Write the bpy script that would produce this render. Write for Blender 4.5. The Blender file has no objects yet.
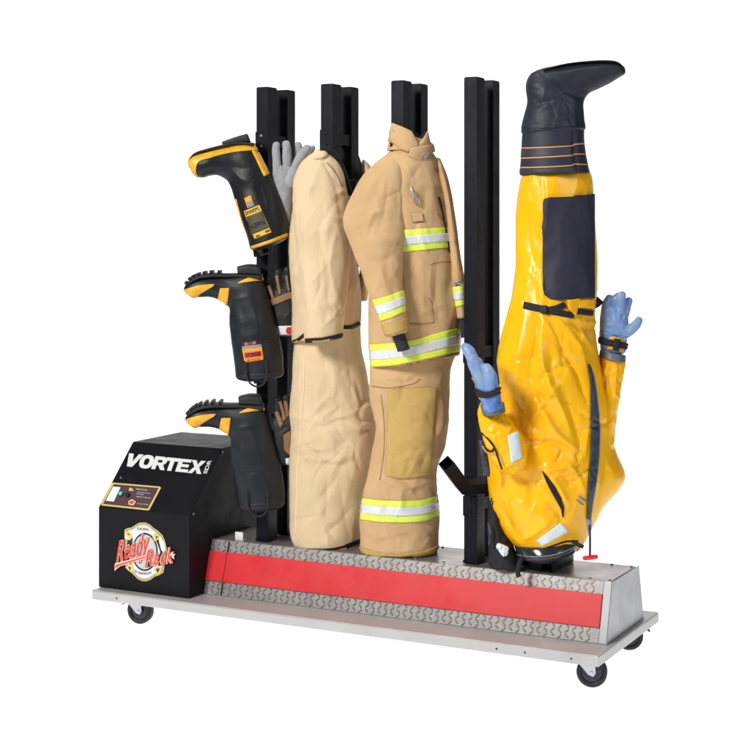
import bpy, bmesh, math, random
import numpy as np
from mathutils import Vector, noise
from mathutils.bvhtree import BVHTree
random.seed(7); np.random.seed(7)
SC = bpy.context.scene; COL = SC.collection
R = math.radians
# ------------------------------------------------------------------ camera model (pixels of a 750 px picture)
FPX = 1564.0; TH = R(27.24)
CAM = np.array([3.665, -4.771, 1.49]); HZ = 229.0
RT = np.array([math.cos(TH), math.sin(TH), 0.0]); FW = np.array([-math.sin(TH), math.cos(TH), 0.0]); UP = np.array([0, 0, 1.0])
def at(px, py, d):
    return CAM + RT*((px-375)/FPX*d) + FW*d - UP*((py-HZ)/FPX*d)
def proj(A):
    D = A-CAM; d = D@FW
    return 375+FPX*(D@RT)/d, HZ-FPX*D[:, 2]/d, d
def ray(px, py):
    v = RT*((px-375)/FPX) + FW - UP*((py-HZ)/FPX)
    return Vector(v/np.linalg.norm(v))

# ------------------------------------------------------------------ materials
ROUGHWEAR = ('black powder coat', 'black powder coat panel', 'red panel', 'chequer plate', 'satin aluminium', 'satin aluminium top', 'yellow coated suit fabric', 'boot rubber', 'boot rubber worn', 'slate boot rubber', 'end cap aluminium')
def mat(name, col, rough=.6, metal=0, spec=.5, bump=None, var=None, coat=0, sheen=0, emit=0, trans=0):
    m = bpy.data.materials.new(name); m.use_nodes = True; nt = m.node_tree; N = nt.nodes; L = nt.links
    b = N['Principled BSDF']
    b.inputs['Base Color'].default_value = (*col, 1); b.inputs['Roughness'].default_value = rough
    b.inputs['Metallic'].default_value = metal; b.inputs['Specular IOR Level'].default_value = spec
    b.inputs['Coat Weight'].default_value = coat; b.inputs['Coat Roughness'].default_value = .12
    b.inputs['Sheen Weight'].default_value = sheen
    if emit:
        b.inputs['Emission Color'].default_value = (*col, 1); b.inputs['Emission Strength'].default_value = emit
    tc = N.new('ShaderNodeTexCoord')
    if var:       # colour wear: (scale, amount)
        n = N.new('ShaderNodeTexNoise'); n.inputs['Scale'].default_value = var[0]; n.inputs['Detail'].default_value = 6
        L.new(tc.outputs['Object'], n.inputs['Vector'])
        cr = N.new('ShaderNodeValToRGB'); cr.color_ramp.elements[0].position = .3; cr.color_ramp.elements[1].position = .7
        a = var[1]
        c2 = var[2] if len(var) > 2 else tuple(c*(1-a) for c in col)
        cr.color_ramp.elements[0].color = (*c2, 1); cr.color_ramp.elements[1].color = (*[min(1, c*(1+a*.5)) for c in col], 1)
        L.new(n.outputs['Fac'], cr.inputs['Fac']); L.new(cr.outputs['Color'], b.inputs['Base Color'])
    if 'tan shell' in name or name == 'knee reinforcement':
        src = b.inputs['Base Color'].links[0].from_socket; g1_ = N.new('ShaderNodeTexNoise'); g1_.inputs['Scale'].default_value = 330; g1_.inputs['Detail'].default_value = 2
        g2_ = N.new('ShaderNodeMapRange'); g2_.inputs['From Min'].default_value = .3; g2_.inputs['From Max'].default_value = .7; g2_.inputs['To Min'].default_value = .92; g2_.inputs['To Max'].default_value = 1.06
        hs = N.new('ShaderNodeHueSaturation'); L.new(tc.outputs['Object'], g1_.inputs['Vector']); L.new(g1_.outputs['Fac'], g2_.inputs['Value'])
        L.new(src, hs.inputs['Color']); L.new(g2_.outputs['Result'], hs.inputs['Value']); L.new(hs.outputs['Color'], b.inputs['Base Color'])
    if name in ROUGHWEAR:
        n2 = N.new('ShaderNodeTexNoise'); n2.inputs['Scale'].default_value = 7; n2.inputs['Detail'].default_value = 8; n2.inputs['Roughness'].default_value = .7
        L.new(tc.outputs['Object'], n2.inputs['Vector']); mr = N.new('ShaderNodeMapRange')
        mr.inputs['From Min'].default_value = .3; mr.inputs['From Max'].default_value = .7; mr.inputs['To Min'].default_value = rough-.10; mr.inputs['To Max'].default_value = rough+.14
        L.new(n2.outputs['Fac'], mr.inputs['Value']); L.new(mr.outputs['Result'], b.inputs['Roughness'])
    if bump:      # (kind, scale, strength)
        kind, sc, st = bump
        bp = N.new('ShaderNodeBump'); bp.inputs['Strength'].default_value = st; bp.inputs['Distance'].default_value = .002
        if kind == 'noise':
            t = N.new('ShaderNodeTexNoise'); t.inputs['Scale'].default_value = sc; t.inputs['Detail'].default_value = 5
            L.new(tc.outputs['Object'], t.inputs['Vector']); L.new(t.outputs['Fac'], bp.inputs['Height'])
        elif kind == 'weave':
            t1 = N.new('ShaderNodeTexWave'); t1.inputs['Scale'].default_value = sc; t1.bands_direction = 'X'
            t2 = N.new('ShaderNodeTexWave'); t2.inputs['Scale'].default_value = sc; t2.bands_direction = 'Z'
            t1.inputs['Distortion'].default_value = 1.5; t2.inputs['Distortion'].default_value = 1.5
            t3 = N.new('ShaderNodeTexNoise'); t3.inputs['Scale'].default_value = 60; t3.inputs['Detail'].default_value = 4
            ad = N.new('ShaderNodeMath'); ad.operation = 'ADD'; a2 = N.new('ShaderNodeMath'); a2.operation = 'MULTIPLY_ADD'; a2.inputs[1].default_value = 1.5
            for t in (t1, t2, t3): L.new(tc.outputs['Object'], t.inputs['Vector'])
            L.new(t1.outputs['Fac'], ad.inputs[0]); L.new(t2.outputs['Fac'], ad.inputs[1]); L.new(t3.outputs['Fac'], a2.inputs[0]); L.new(ad.outputs[0], a2.inputs[2])
            L.new(a2.outputs[0], bp.inputs['Height'])
        elif kind == 'mesh':      # perforated hex-like reflective trim
            t = N.new('ShaderNodeTexVoronoi'); t.inputs['Scale'].default_value = sc; t.inputs['Randomness'].default_value = 0
            L.new(tc.outputs['Object'], t.inputs['Vector']); L.new(t.outputs['Distance'], bp.inputs['Height'])
        elif kind == 'brush':
            mp = N.new('ShaderNodeMapping'); mp.inputs['Scale'].default_value = (1, 1, 60)
            t = N.new('ShaderNodeTexNoise'); t.inputs['Scale'].default_value = sc; t.inputs['Detail'].default_value = 3
            L.new(tc.outputs['Object'], mp.inputs['Vector']); L.new(mp.outputs['Vector'], t.inputs['Vector']); L.new(t.outputs['Fac'], bp.inputs['Height'])
        L.new(bp.outputs['Normal'], b.inputs['Normal'])
    return m
def spots(m, scale, col, thr=.5):
    """print a regular dot mesh into the base colour of a trim fabric"""
    nt = m.node_tree; N = nt.nodes; L = nt.links; b = N['Principled BSDF']
    tc = N.new('ShaderNodeTexCoord'); t = N.new('ShaderNodeTexVoronoi'); t.inputs['Scale'].default_value = scale; t.inputs['Randomness'].default_value = .15
    L.new(tc.outputs['Object'], t.inputs['Vector'])
    cr = N.new('ShaderNodeValToRGB'); cr.color_ramp.elements[0].position = thr-.12; cr.color_ramp.elements[1].position = thr+.12
    cr.color_ramp.elements[0].color = b.inputs['Base Color'].default_value; cr.color_ramp.elements[1].color = (*col, 1)
    L.new(t.outputs['Distance'], cr.inputs['Fac']); L.new(cr.outputs['Color'], b.inputs['Base Color'])
    return m
M = dict(
 black=mat('black powder coat', (.0035, .004, .008), .46, spec=.17, bump=('noise', 900, .12), var=(30, .3)),
 blackbox=mat('black powder coat panel', (.0055, .005, .0075), .5, spec=.16, bump=('noise', 1200, .15)),
 blackmatte=mat('black webbing', (.007, .007, .012), .75, bump=('noise', 700, .5)),
 alu=mat('satin aluminium', (.46, .455, .45), .42, metal=.35, bump=('brush', 30, .06), var=(9, .07)),
 alutop=mat('satin aluminium top', (.27, .235, .23), .34, metal=.55, bump=('brush', 40, .08), var=(12, .12)),
 plate=mat('chequer plate', (.32, .305, .295), .40, metal=.45, bump=('noise', 150, .2), var=(25, .16)),
 lug=mat('chequer lug', (.33, .30, .285), .28, metal=.7),
 red=mat('red panel', (.62, .020, .026), .38, spec=.5, bump=('noise', 300, .05), var=(4, .06)),
 chrome=mat('zinc', (.5, .51, .54), .3, metal=.85, bump=('noise', 80, .15)),
 tyre=mat('caster rubber', (.005, .005, .006), .55),
 hub=mat('caster hub', (.012, .015, .035), .35),
 rubber=mat('boot rubber', (.006, .0065, .009), .42, spec=.38, bump=('noise', 90, .25), var=(14, .3)),
 rubber2=mat('boot rubber worn', (.006, .008, .013), .48, spec=.4, bump=('noise', 120, .3), var=(10, .35)),
 rubber3=mat('slate boot rubber', (.017, .021, .033), .52, spec=.4, bump=('noise', 120, .3), var=(16, .3)),
 sole=mat('sole rubber', (.008, .008, .009), .6, bump=('noise', 200, .4)),
 byellow=mat('boot yellow', (.80, .42, .02), .45, bump=('noise', 150, .2), var=(45, .2, (.60, .29, .014))),
 glove=mat('grey suede', (.30, .31, .33), .85, bump=('noise', 350, .6), sheen=.2, var=(40, .12)),
 gblack=mat('black glove leather', (.006, .006, .008), .6, bump=('noise', 250, .5)),
 gtan=mat('tan glove leather', (.25, .13, .06), .7, bump=('noise', 250, .5), var=(50, .3)),
 tan1=mat('light tan shell fabric', (.74, .57, .355), .82, spec=.25, bump=('weave', 420, .35), sheen=.05, var=(7, .12)),
 tan2=mat('tan shell fabric', (.65, .43, .22), .8, spec=.25, bump=('weave', 420, .35), sheen=.05, var=(7, .13)),
 seam=mat('pale seam tape', (.80, .62, .40), .8),
 stitch=mat('tan stitching', (.30, .17, .07), .8),
 khaki=mat('knee reinforcement', (.58, .40, .12), .7, bump=('weave', 420, .35), var=(9, .07)),
 lining=mat('black lining', (.004, .004, .006), .8, bump=('noise', 400, .5)),
 knit=mat('charcoal knit', (.035, .036, .045), .9, bump=('weave', 300, .6)),
 lime=spots(mat('lime trim', (.72, .90, .02), .5, bump=('mesh', 260, .3)), 230, (.80, .93, .22), .55),
 silver=spots(mat('silver trim', (.62, .67, .72), .4, bump=('mesh', 260, .3)), 230, (.80, .82, .78), .55),
 yellow=mat('yellow coated suit fabric', (.97, .515, .005), .30, spec=.38, coat=.0, bump=('noise', 55, .35), var=(5, .04, (.95, .46, .004))),
 navy=mat('navy patch fabric', (.014, .015, .036), .62, bump=('noise', 300, .3)),
 slate=mat('slate gaiter', (.026, .031, .046), .55, bump=('noise', 300, .3)),
 orange=mat('orange piping', (.75, .36, .08), .6),
 blue=mat('blue rubber glove', (.12, .23, .50), .42, bump=('noise', 60, .3), var=(24, .22, (.26, .36, .54))),
 blue2=mat('blue glove cuff', (.04, .09, .30), .28, coat=.4, bump=('noise', 50, .5), var=(30, .5, (.16, .30, .62))),
 cuff=mat('grey cuff ring', (.12, .13, .17), .5),
 white=mat('white reflective patch', (.70, .78, .82), .45, bump=('noise', 90, .1)),
 zip=mat('zip flap', (.010, .013, .022), .5, bump=('noise', 120, .5), var=(60, .5, (.05, .06, .085))),
 visor=mat('visor', (.022, .026, .034), .16, spec=.6),
 pull=mat('red pull handle', (.75, .01, .035), .35),
 wht=mat('white lettering', (.70, .71, .72), .5),
 gold=mat('gold print', (.62, .50, .16), .5),
 brown=mat('brown print', (.085, .045, .05), .4),
 redp=mat('red print', (.85, .05, .03), .5),
 pink=mat('pale outline print', (.85, .55, .45), .5),
 green=mat('green lamp', (.02, .75, .35), .3, emit=.5),
 ink=mat('black print', (.012, .012, .014), .5),
 greyp=mat('grey print', (.22, .22, .25), .5),
 disp=mat('display', (.86, .88, .88), .4),
 lab_o=mat('orange label', (.85, .30, .02), .5), lab_r=mat('red label', (.55, .02, .03), .5), lab_y=mat('yellow label', (.70, .42, .02), .5),
 lab_d=mat('olive label', (.055, .048, .028), .5),
)
M['endcap'] = mat('end cap aluminium', (.38, .38, .40), .42, metal=.4, bump=('brush', 30, .06), var=(9, .06))
M['crest'] = mat('crest print', (.50, .485, .47), .5)
M['galv'] = mat('pale bracket', (.72, .70, .66), .5)

# ------------------------------------------------------------------ object helpers
def thing(name, label, cat, loc, group=None):
    o = bpy.data.objects.new(name, None); COL.objects.link(o); o.location = loc
    o['label'] = label; o['category'] = cat; o['_o'] = list(loc)
    if group: o['group'] = group
    return o
def origin(o):
    p = (0, 0, 0)
    while o is not None:
        if o.parent is None: return tuple(o.location)
        o = o.parent
    return p
def link(name, me, m, parent=None, smooth=True, solid=0, bevel=0, label=None):
    """world-space mesh -> object under parent (children keep zero offset to the thing's base)"""
    if parent is not None:
        ox = Vector(origin(parent)); me.transform(__import__('mathutils').Matrix.Translation(-ox))
    o = bpy.data.objects.new(name, me); COL.objects.link(o); o.parent = parent
    if m is not None:
        for x in (m if isinstance(m, (list, tuple)) else [m]): me.materials.append(x)
    if smooth: me.polygons.foreach_set('use_smooth', [True]*len(me.polygons))
    if bevel:
        b = o.modifiers.new('bevel', 'BEVEL'); b.width = bevel; b.segments = 2; b.limit_method = 'ANGLE'
        b.harden_normals = True
    if solid:
        s = o.modifiers.new('thickness', 'SOLIDIFY'); s.thickness = solid; s.offset = 0 if solid > .0026 else -1
    if label: o['label'] = label
    return o
def bmesh_to(bm, name):
    me = bpy.data.meshes.new(name); bmesh.ops.recalc_face_normals(bm, faces=bm.faces); bm.to_mesh(me); bm.free(); return me
def box(bm, x0, x1, y0, y1, z0, z1, mi=0):
    v = [bm.verts.new((x, y, z)) for x in (x0, x1) for y in (y0, y1) for z in (z0, z1)]
    for f in ((0, 1, 3, 2), (4, 6, 7, 5), (0, 4, 5, 1), (2, 3, 7, 6), (0, 2, 6, 4), (1, 5, 7, 3)):
        bm.faces.new([v[i] for i in f]).material_index = mi
def prism(bm, pts, x0, x1, mi=0):
    """profile in YZ extruded along X"""
    a = [bm.verts.new((x0, y, z)) for y, z in pts]; b = [bm.verts.new((x1, y, z)) for y, z in pts]; n = len(pts)
    bm.faces.new(a).material_index = mi; bm.faces.new(b[::-1]).material_index = mi
    for i in range(n): bm.faces.new((a[i], a[(i+1) % n], b[(i+1) % n], b[i])).material_index = mi
def cyl(bm, p, axis, r, h, n=24, r2=None):
    z = Vector(axis).normalized(); x = z.orthogonal().normalized(); y = z.cross(x); p = Vector(p); r2 = r if r2 is None else r2
    a = [bm.verts.new(p-z*h/2+(x*math.cos(t)+y*math.sin(t))*r) for t in [2*math.pi*k/n for k in range(n)]]
    b = [bm.verts.new(p+z*h/2+(x*math.cos(t)+y*math.sin(t))*r2) for t in [2*math.pi*k/n for k in range(n)]]
    bm.faces.new(a[::-1]); bm.faces.new(b)
    for i in range(n): bm.faces.new((a[i], a[(i+1) % n], b[(i+1) % n], b[i]))
def catmull(P, sub):
    P = np.asarray(P, float); n = len(P)
    if n < 3: return np.array([P[0]*(1-t)+P[-1]*t for t in np.linspace(0, 1, sub+1)])
    out = []
    for i in range(n-1):
        a, b, c, d = P[max(i-1, 0)], P[i], P[i+1], P[min(i+2, n-1)]
        for k in range(sub):
            t = k/sub
            out.append(.5*((2*b)+(-a+c)*t+(2*a-5*b+4*c-d)*t*t+(-a+3*b-3*c+d)*t**3))
    out.append(P[-1]); return np.array(out)
def loft(rings, n=40, sub=6, e=1.0, cap=True, dome=0.0, dome2=None):
    """rings (xl,yl,xr,yr,depth,half_thickness): pixel ends of each section, its distance and real half depth"""
    K = catmull(rings, sub); V = []; F = []
    ph = np.linspace(0, 2*np.pi, n, endpoint=False)
    ce = np.sign(np.cos(ph))*np.abs(np.cos(ph))**e; se = np.sign(np.sin(ph))*np.abs(np.sin(ph))**e
    secs = []
    for xl, yl, xr, yr, d, ht in K:
        L = at(xl, yl, d); Q = at(xr, yr, d); secs.append([(L+Q)/2, (Q-L)/2, max(ht, .0005)])
    if dome:
        for end in (0, -1):
            c, h, t = secs[end]; c2 = secs[1 if end == 0 else -2][0]
            dm = dome2 if (end == -1 and dome2 is not None) else dome
            ax = c-c2; ax = ax/(np.linalg.norm(ax)+1e-9)*dm*np.linalg.norm(h)
            ex = [[c+ax*math.sin(a), h*math.cos(a), t*math.cos(a)] for a in (.4, .8, 1.15, 1.4)]
            secs = ex[::-1]+secs if end == 0 else secs+ex
    for c, h, t in secs:
        V += list(c+np.outer(ce, h)+np.outer(se, FW*t))
    m = len(secs)
    for i in range(m-1):
        for j in range(n):
            k = (j+1) % n; F.append((i*n+j, i*n+k, (i+1)*n+k, (i+1)*n+j))
    if cap:
        V += [secs[0][0], secs[-1][0]]; a = m*n
        for j in range(n):
            k = (j+1) % n; F.append((a, k, j)); F.append((a+1, (m-1)*n+j, (m-1)*n+k))
    return np.array(V), F
def tube(pts, **kw):
    """centre line (px,py,depth,half_width_px,half_thickness_m) -> rings square to the line"""
    P = [np.array(p, float) for p in pts]; out = []
    for i, p in enumerate(P):
        t = P[min(i+1, len(P)-1)][:2]-P[max(i-1, 0)][:2]; t = t/(np.linalg.norm(t)+1e-9); nrm = np.array([t[1], -t[0]])
        a = p[:2]-nrm*p[3]; b = p[:2]+nrm*p[3]
        out.append((a[0], a[1], b[0], b[1], p[2], p[4]))
    return loft(out, **kw)
def mesh_of(parts, name='m'):
    V = []; F = []; o = 0
    for v, f in parts:
        V += [tuple(p) for p in v]; F += [tuple(i+o for i in q) for q in f]; o += len(v)
    me = bpy.data.meshes.new(name); me.from_pydata(V, [], F); me.update()
    bm = bmesh.new(); bm.from_mesh(me); bmesh.ops.recalc_face_normals(bm, faces=bm.faces); bm.to_mesh(me); bm.free()
    return me
def fuse(parts, name, voxel=.005, smooth=4, folds=(), nz=(), gain=1.0):
    """weld lofts into one continuous skin, then press folds and creases into it"""
    me = mesh_of(parts, name); o = bpy.data.objects.new('tmp', me); COL.objects.link(o)
    r = o.modifiers.new('r', 'REMESH'); r.mode = 'VOXEL'; r.voxel_size = voxel
    s = o.modifiers.new('s', 'SMOOTH'); s.iterations = smooth; s.factor = .5
    dg = bpy.context.evaluated_depsgraph_get(); dg.update()
    out = bpy.data.meshes.new_from_object(o.evaluated_get(dg)); bpy.data.objects.remove(o); out.name = name
    n = len(out.vertices); co = np.empty(n*3); out.vertices.foreach_get('co', co); co = co.reshape(-1, 3)
    nm = np.empty(n*3); out.vertex_normals.foreach_get('vector', nm); nm = nm.reshape(-1, 3)
    px, py, d = proj(co); face = np.clip(-(nm@FW), 0, 1)**.5
    disp = np.zeros(n)
    for pl, w, amp in folds:
        pl = catmull([p[:2] for p in pl], 4) if len(pl) > 2 else np.array(pl, float)
        best = np.full(n, 1e9); tt = np.zeros(n); m = len(pl)-1
        for i in range(m):
            a, b = pl[i], pl[i+1]; ab = b-a; q = ab@ab+1e-9
            t = np.clip(((px-a[0])*ab[0]+(py-a[1])*ab[1])/q, 0, 1)
            dd = np.hypot(px-a[0]-t*ab[0], py-a[1]-t*ab[1]); k = dd < best
            best[k] = dd[k]; tt[k] = (i+t[k])/m
        disp += amp*.001*np.exp(-(best/w)**1.4)*(.25+.75*np.sin(np.pi*np.clip(tt, .02, .98)))*face
    for (sx, sy, sz), amp, kind in nz:   # scales per metre along right / depth / up
        Q = np.stack([co@RT*sx, co@FW*sy, co[:, 2]*sz], 1)
        vals = np.array([noise.noise(Vector(q)) for q in Q])
        if kind == 'ridge': vals = .5-np.abs(vals)*2.2
        disp += vals*amp*.001
    co = co+nm*(disp*gain)[:, None]
    out.vertices.foreach_set('co', co.ravel()); out.update()
    return out
def random_folds(x0, x1, y0, y1, k, ang, spread, ln, w, amp, seed):
    rg = random.Random(seed); out = []
    for _ in range(k):
        x = rg.uniform(x0, x1); y = rg.uniform(y0, y1); a = R(ang+rg.gauss(0, spread)); l = rg.uniform(*ln)
        dx, dy = math.cos(a)*l/2, -math.sin(a)*l/2; b = rg.uniform(-.2, .2)
        out.append(([(x-dx, y-dy), (x+dy*b, y-dx*b), (x+dx, y+dy)], rg.uniform(*w), rg.choice((-1, 1))*rg.uniform(*amp)*1.5))
    return out
def bvh_of(*objs):
    V = []; F = []; o = 0
    for ob in objs:
        me = ob.data; off = Vector(origin(ob))
        V += [v.co+off for v in me.vertices]; F += [tuple(i+o for i in p.vertices) for p in me.polygons]; o = len(V)
    return BVHTree.FromPolygons(V, F)
def hit(T, px, py, off, back=False, dref=5.7):
    r = ray(px, py); c = Vector(CAM)
    if not back: loc, nr, i, ds = T.ray_cast(c, r)
    else: loc, nr, i, ds = T.ray_cast(c+r*9, -r)
    if loc is None:
        p = Vector(at(px, py, dref)); loc, nr, i, ds = T.find_nearest(p)
        if loc is None: return p
    if nr.dot(r)*(1 if not back else -1) > 0: nr = -nr
    return loc+nr*off
def resample(P, n):
    P = np.array(P, float); s = np.r_[0, np.cumsum(np.hypot(*np.diff(P, axis=0).T))]
    t = np.linspace(0, s[-1], n); return np.stack([np.interp(t, s, P[:, 0]), np.interp(t, s, P[:, 1])], 1)
def patch(T, top, bot, name, m, parent, off=.002, th=.0025, step=1.6, back=False, curve=False, dref=5.7, label=None, wrap=False):
    """a strip of material lying on the surface T between two edge lines"""
    if curve: top = catmull(top, 6); bot = catmull(bot, 6)
    lt = max(np.hypot(*np.diff(np.array(top, float), axis=0).T).sum(), np.hypot(*np.diff(np.array(bot, float), axis=0).T).sum())
    nu = int(max(2, lt/step))+1; A = resample(top, nu); B = resample(bot, nu)
    nv = int(max(1, np.hypot(*(A-B).T).max()/step))+1
    V = []; F = []
    for sd in ((False, True) if wrap else (back,)):
        o = len(V)
        for j in range(nv+1):
            t = j/nv
            for i in range(nu):
                p = A[i]*(1-t)+B[i]*t; V.append(hit(T, p[0], p[1], off, sd, dref))
        for j in range(nv):
            for i in range(nu-1):
                a = o+j*nu+i; F.append((a, a+1, a+nu+1, a+nu))
    me = bpy.data.meshes.new(name); me.from_pydata([tuple(v) for v in V], [], F); me.update()
    bm = bmesh.new(); bm.from_mesh(me)
    # drop torn faces (where the ray jumped off the edge)
    L = [e for e in bm.edges if e.calc_length() > .05]
    if L and not wrap: bmesh.ops.delete(bm, geom=L, context='EDGES')
    bmesh.ops.recalc_face_normals(bm, faces=bm.faces)
    if sum(f.normal.dot(Vector(-FW)) for f in bm.faces) < 0 and not wrap and not back: bmesh.ops.reverse_faces(bm, faces=bm.faces)
    bm.to_mesh(me); bm.free()
    return link(name, me, m, parent, True, solid=th, label=label)
def line(T, pts, w, name, m, parent, off=.0015, th=.002, **kw):
    """thin seam / piping of width w px along a line"""
    P = catmull(pts, 5) if len(pts) > 2 else np.array(pts, float)
    d = np.gradient(P, axis=0); d /= np.linalg.norm(d, axis=1)[:, None]+1e-9; nr = np.stack([-d[:, 1], d[:, 0]], 1)*w/2
    return patch(T, P+nr, P-nr, name, m, parent, off, th, step=2, **kw)
def poly(T, pts, name, m, parent, off, th=.0004):
    bm = bmesh.new(); vs = [bm.verts.new(hit(T, x, y, off)) for x, y in pts]; f = bm.faces.new(vs)
    f.normal_update()
    if f.normal.dot(Vector(-FW)) < 0: f.normal_flip()
    bmesh.ops.triangulate(bm, faces=[f]); me = bpy.data.meshes.new(name); bm.to_mesh(me); bm.free()
    return link(name, me, m, parent, False, solid=th)
def polys(T, L, name, m, parent, off, th=.0004):
    if name.startswith('emblem'): return [poly(T, p, name, m, parent, off, th) for p in L][0]
    bm = bmesh.new()
    for pts in L:
        f = bm.faces.new([bm.verts.new(hit(T, x, y, off)) for x, y in pts]); f.normal_update()
        if f.normal.dot(Vector(-FW)) < 0: f.normal_flip()
    bmesh.ops.triangulate(bm, faces=bm.faces[:]); me = bpy.data.meshes.new(name); bm.to_mesh(me); bm.free()
    return link(name, me, m, parent, False, solid=th)
def text(T, s, o, u, v, name, m, parent, off, bold=.0, shear=0, spacing=1.0, th=.0004, curve=None):
    """lettering: o pixel of the baseline start, u pixel vector of the full width, v pixel vector of the cap height"""
    cu = bpy.data.curves.new('t', 'FONT'); cu.body = s; cu.size = 1; cu.offset = bold; cu.shear = shear; cu.space_character = spacing
    ob = bpy.data.objects.new('t', cu); COL.objects.link(ob); dg = bpy.context.evaluated_depsgraph_get(); dg.update()
    me = bpy.data.meshes.new_from_object(ob.evaluated_get(dg)); bpy.data.objects.remove(ob)
    co = np.empty(len(me.vertices)*3); me.vertices.foreach_get('co', co); co = co.reshape(-1, 3)
    x0, x1 = co[:, 0].min(), co[:, 0].max(); X = (co[:, 0]-x0)/(x1-x0); Yy = co[:, 1]/.73
    for i, vt in enumerate(me.vertices):
        bend = curve*(X[i]-.5)**2*4 if curve else 0
        p = hit(T, o[0]+u[0]*X[i]+v[0]*(Yy[i]), o[1]+u[1]*X[i]+v[1]*(Yy[i])+bend, off); vt.co = p
    me.update(); bm = bmesh.new(); bm.from_mesh(me)
    for f in bm.faces:
        f.normal_update()
        if f.normal.dot(Vector(-FW)) < 0: f.normal_flip()
    bm.to_mesh(me); bm.free()
    return link(name, me, m, parent, False, solid=th)
def cord(pts, r, name, m, parent, n=10):
    """round cord through (px,py,depth) points"""
    P = [Vector(at(*p)) for p in catmull(pts, 6)]; bm = bmesh.new(); prev = None; first = None
    for i, p in enumerate(P):
        t = (P[min(i+1, len(P)-1)]-P[max(i-1, 0)]).normalized(); x = t.cross(Vector(FW)).normalized(); y = t.cross(x)
        ring = [bm.verts.new(p+(x*math.cos(a)+y*math.sin(a))*r) for a in [2*math.pi*k/n for k in range(n)]]
        if prev:
            for k in range(n): bm.faces.new((prev[k], prev[(k+1) % n], ring[(k+1) % n], ring[k]))
        else: bm.faces.new(ring)
        prev = ring
    bm.faces.new(prev[::-1])
    return link(name, bmesh_to(bm, name), m, parent)
def strap(pts, w, name, m, parent, th=.003):
    """flat webbing hanging free: (px,py,depth) line, width px"""
    P = catmull(pts, 6); d = np.gradient(P[:, :2], axis=0); d /= np.linalg.norm(d, axis=1)[:, None]+1e-9
    V = []; F = []
    for p, t in zip(P, d):
        V += [tuple(at(p[0]-t[1]*w/2, p[1]+t[0]*w/2, p[2])), tuple(at(p[0]+t[1]*w/2, p[1]-t[0]*w/2, p[2]))]
    for i in range(len(P)-1): F.append((2*i, 2*i+1, 2*i+3, 2*i+2))
    me = bpy.data.meshes.new(name); me.from_pydata(V, [], F); me.update()
    return link(name, me, m, parent, True, solid=th)
def sweep_square(path, w, name, m, parent, wall=None):
    """square tube along world points"""
    bm = bmesh.new(); P = [Vector(p) for p in path]; side = Vector((1, 0, 0)).cross(Vector((0, 0, 1)))
    rings = []
    for i, p in enumerate(P):
        a = (P[i]-P[i-1]).normalized() if i else None; b = (P[i+1]-P[i]).normalized() if i < len(P)-1 else None
        t = ((a or b)+(b or a)).normalized(); seg = (b or a)
        pl = (P[1]-P[0]).cross(P[-1]-P[-2]); pl = pl.normalized() if pl.length > 1e-5 else Vector((0, 1, 0)) if abs(seg.y) < .9 else Vector((1, 0, 0))
        q = t.cross(pl).normalized(); k = 1/max(.5, abs(seg.cross(pl).normalized().dot(q)))
        rings.append([bm.verts.new(p+q*sx*w/2*k+pl*sy*w/2) for sx, sy in ((-1, -1), (1, -1), (1, 1), (-1, 1))])
    for a, b in zip(rings, rings[1:]):
        for k in range(4): bm.faces.new((a[k], a[(k+1) % 4], b[(k+1) % 4], b[k]))
    bm.faces.new(rings[0])
    # open mouth at the far end
    t = (P[-1]-P[-2]).normalized(); c = P[-1]; inner = [bm.verts.new(c+(v.co-c)*.82) for v in rings[-1]]; deep = [bm.verts.new(v.co-t*w*1.6) for v in inner]
    for k in range(4):
        bm.faces.new((rings[-1][k], rings[-1][(k+1) % 4], inner[(k+1) % 4], inner[k])); bm.faces.new((inner[k], inner[(k+1) % 4], deep[(k+1) % 4], deep[k]))
    bm.faces.new(deep)
    return link(name, bmesh_to(bm, name), m, parent, False, bevel=.0015)
def simple(name, fn, m, parent, bevel=.0015, smooth=False, label=None):
    bm = bmesh.new(); fn(bm); return link(name, bmesh_to(bm, name), m, parent, smooth, bevel=bevel, label=label)

# ================================================================== SETTING: added translucent sweep, turned white by unseen lights below and behind
def structure(name, verts, faces, m):
    me = bpy.data.meshes.new(name); me.from_pydata(verts, [], faces); me.update(); me.materials.append(m)
    o = bpy.data.objects.new(name, me); COL.objects.link(o); o['kind'] = 'structure'; return o
acr = bpy.data.materials.new('added translucent white'); acr.use_nodes = True; nt = acr.node_tree  # added see-through white: passes hidden light so the ground shows no shadows
for n in list(nt.nodes):
    if n.type != 'OUTPUT_MATERIAL': nt.nodes.remove(n)
tr = nt.nodes.new('ShaderNodeBsdfTranslucent'); tr.inputs['Color'].default_value = (.9, .9, .9, 1)
df = nt.nodes.new('ShaderNodeBsdfDiffuse'); df.inputs['Color'].default_value = (.9, .9, .9, 1)
mx = nt.nodes.new('ShaderNodeMixShader'); mx.inputs[0].default_value = .25
nt.links.new(tr.outputs[0], mx.inputs[1]); nt.links.new(df.outputs[0], mx.inputs[2]); nt.links.new(mx.outputs[0], nt.nodes['Material Output'].inputs['Surface'])
def Wd(r, f, z): p = CAM+RT*r+FW*f; return (p[0], p[1], z)
structure('floor', [Wd(-4, 3.5, 0), Wd(4, 3.5, 0), Wd(4, 9.0, 0), Wd(-4, 9.0, 0)], [(0, 1, 2, 3)], acr)
bv = []; N_ = 14
for k in range(N_+1):
    a = math.pi/2*k/N_; bv += [Wd(-4, 9.0+math.sin(a)*1.0, 1-math.cos(a)), Wd(4, 9.0+math.sin(a)*1.0, 1-math.cos(a))]
bv += [Wd(-4, 10, 5), Wd(4, 10, 5)]
structure('backdrop', bv, [(2*i, 2*i+1, 2*i+3, 2*i+2) for i in range(len(bv)//2-1)], acr)
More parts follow.
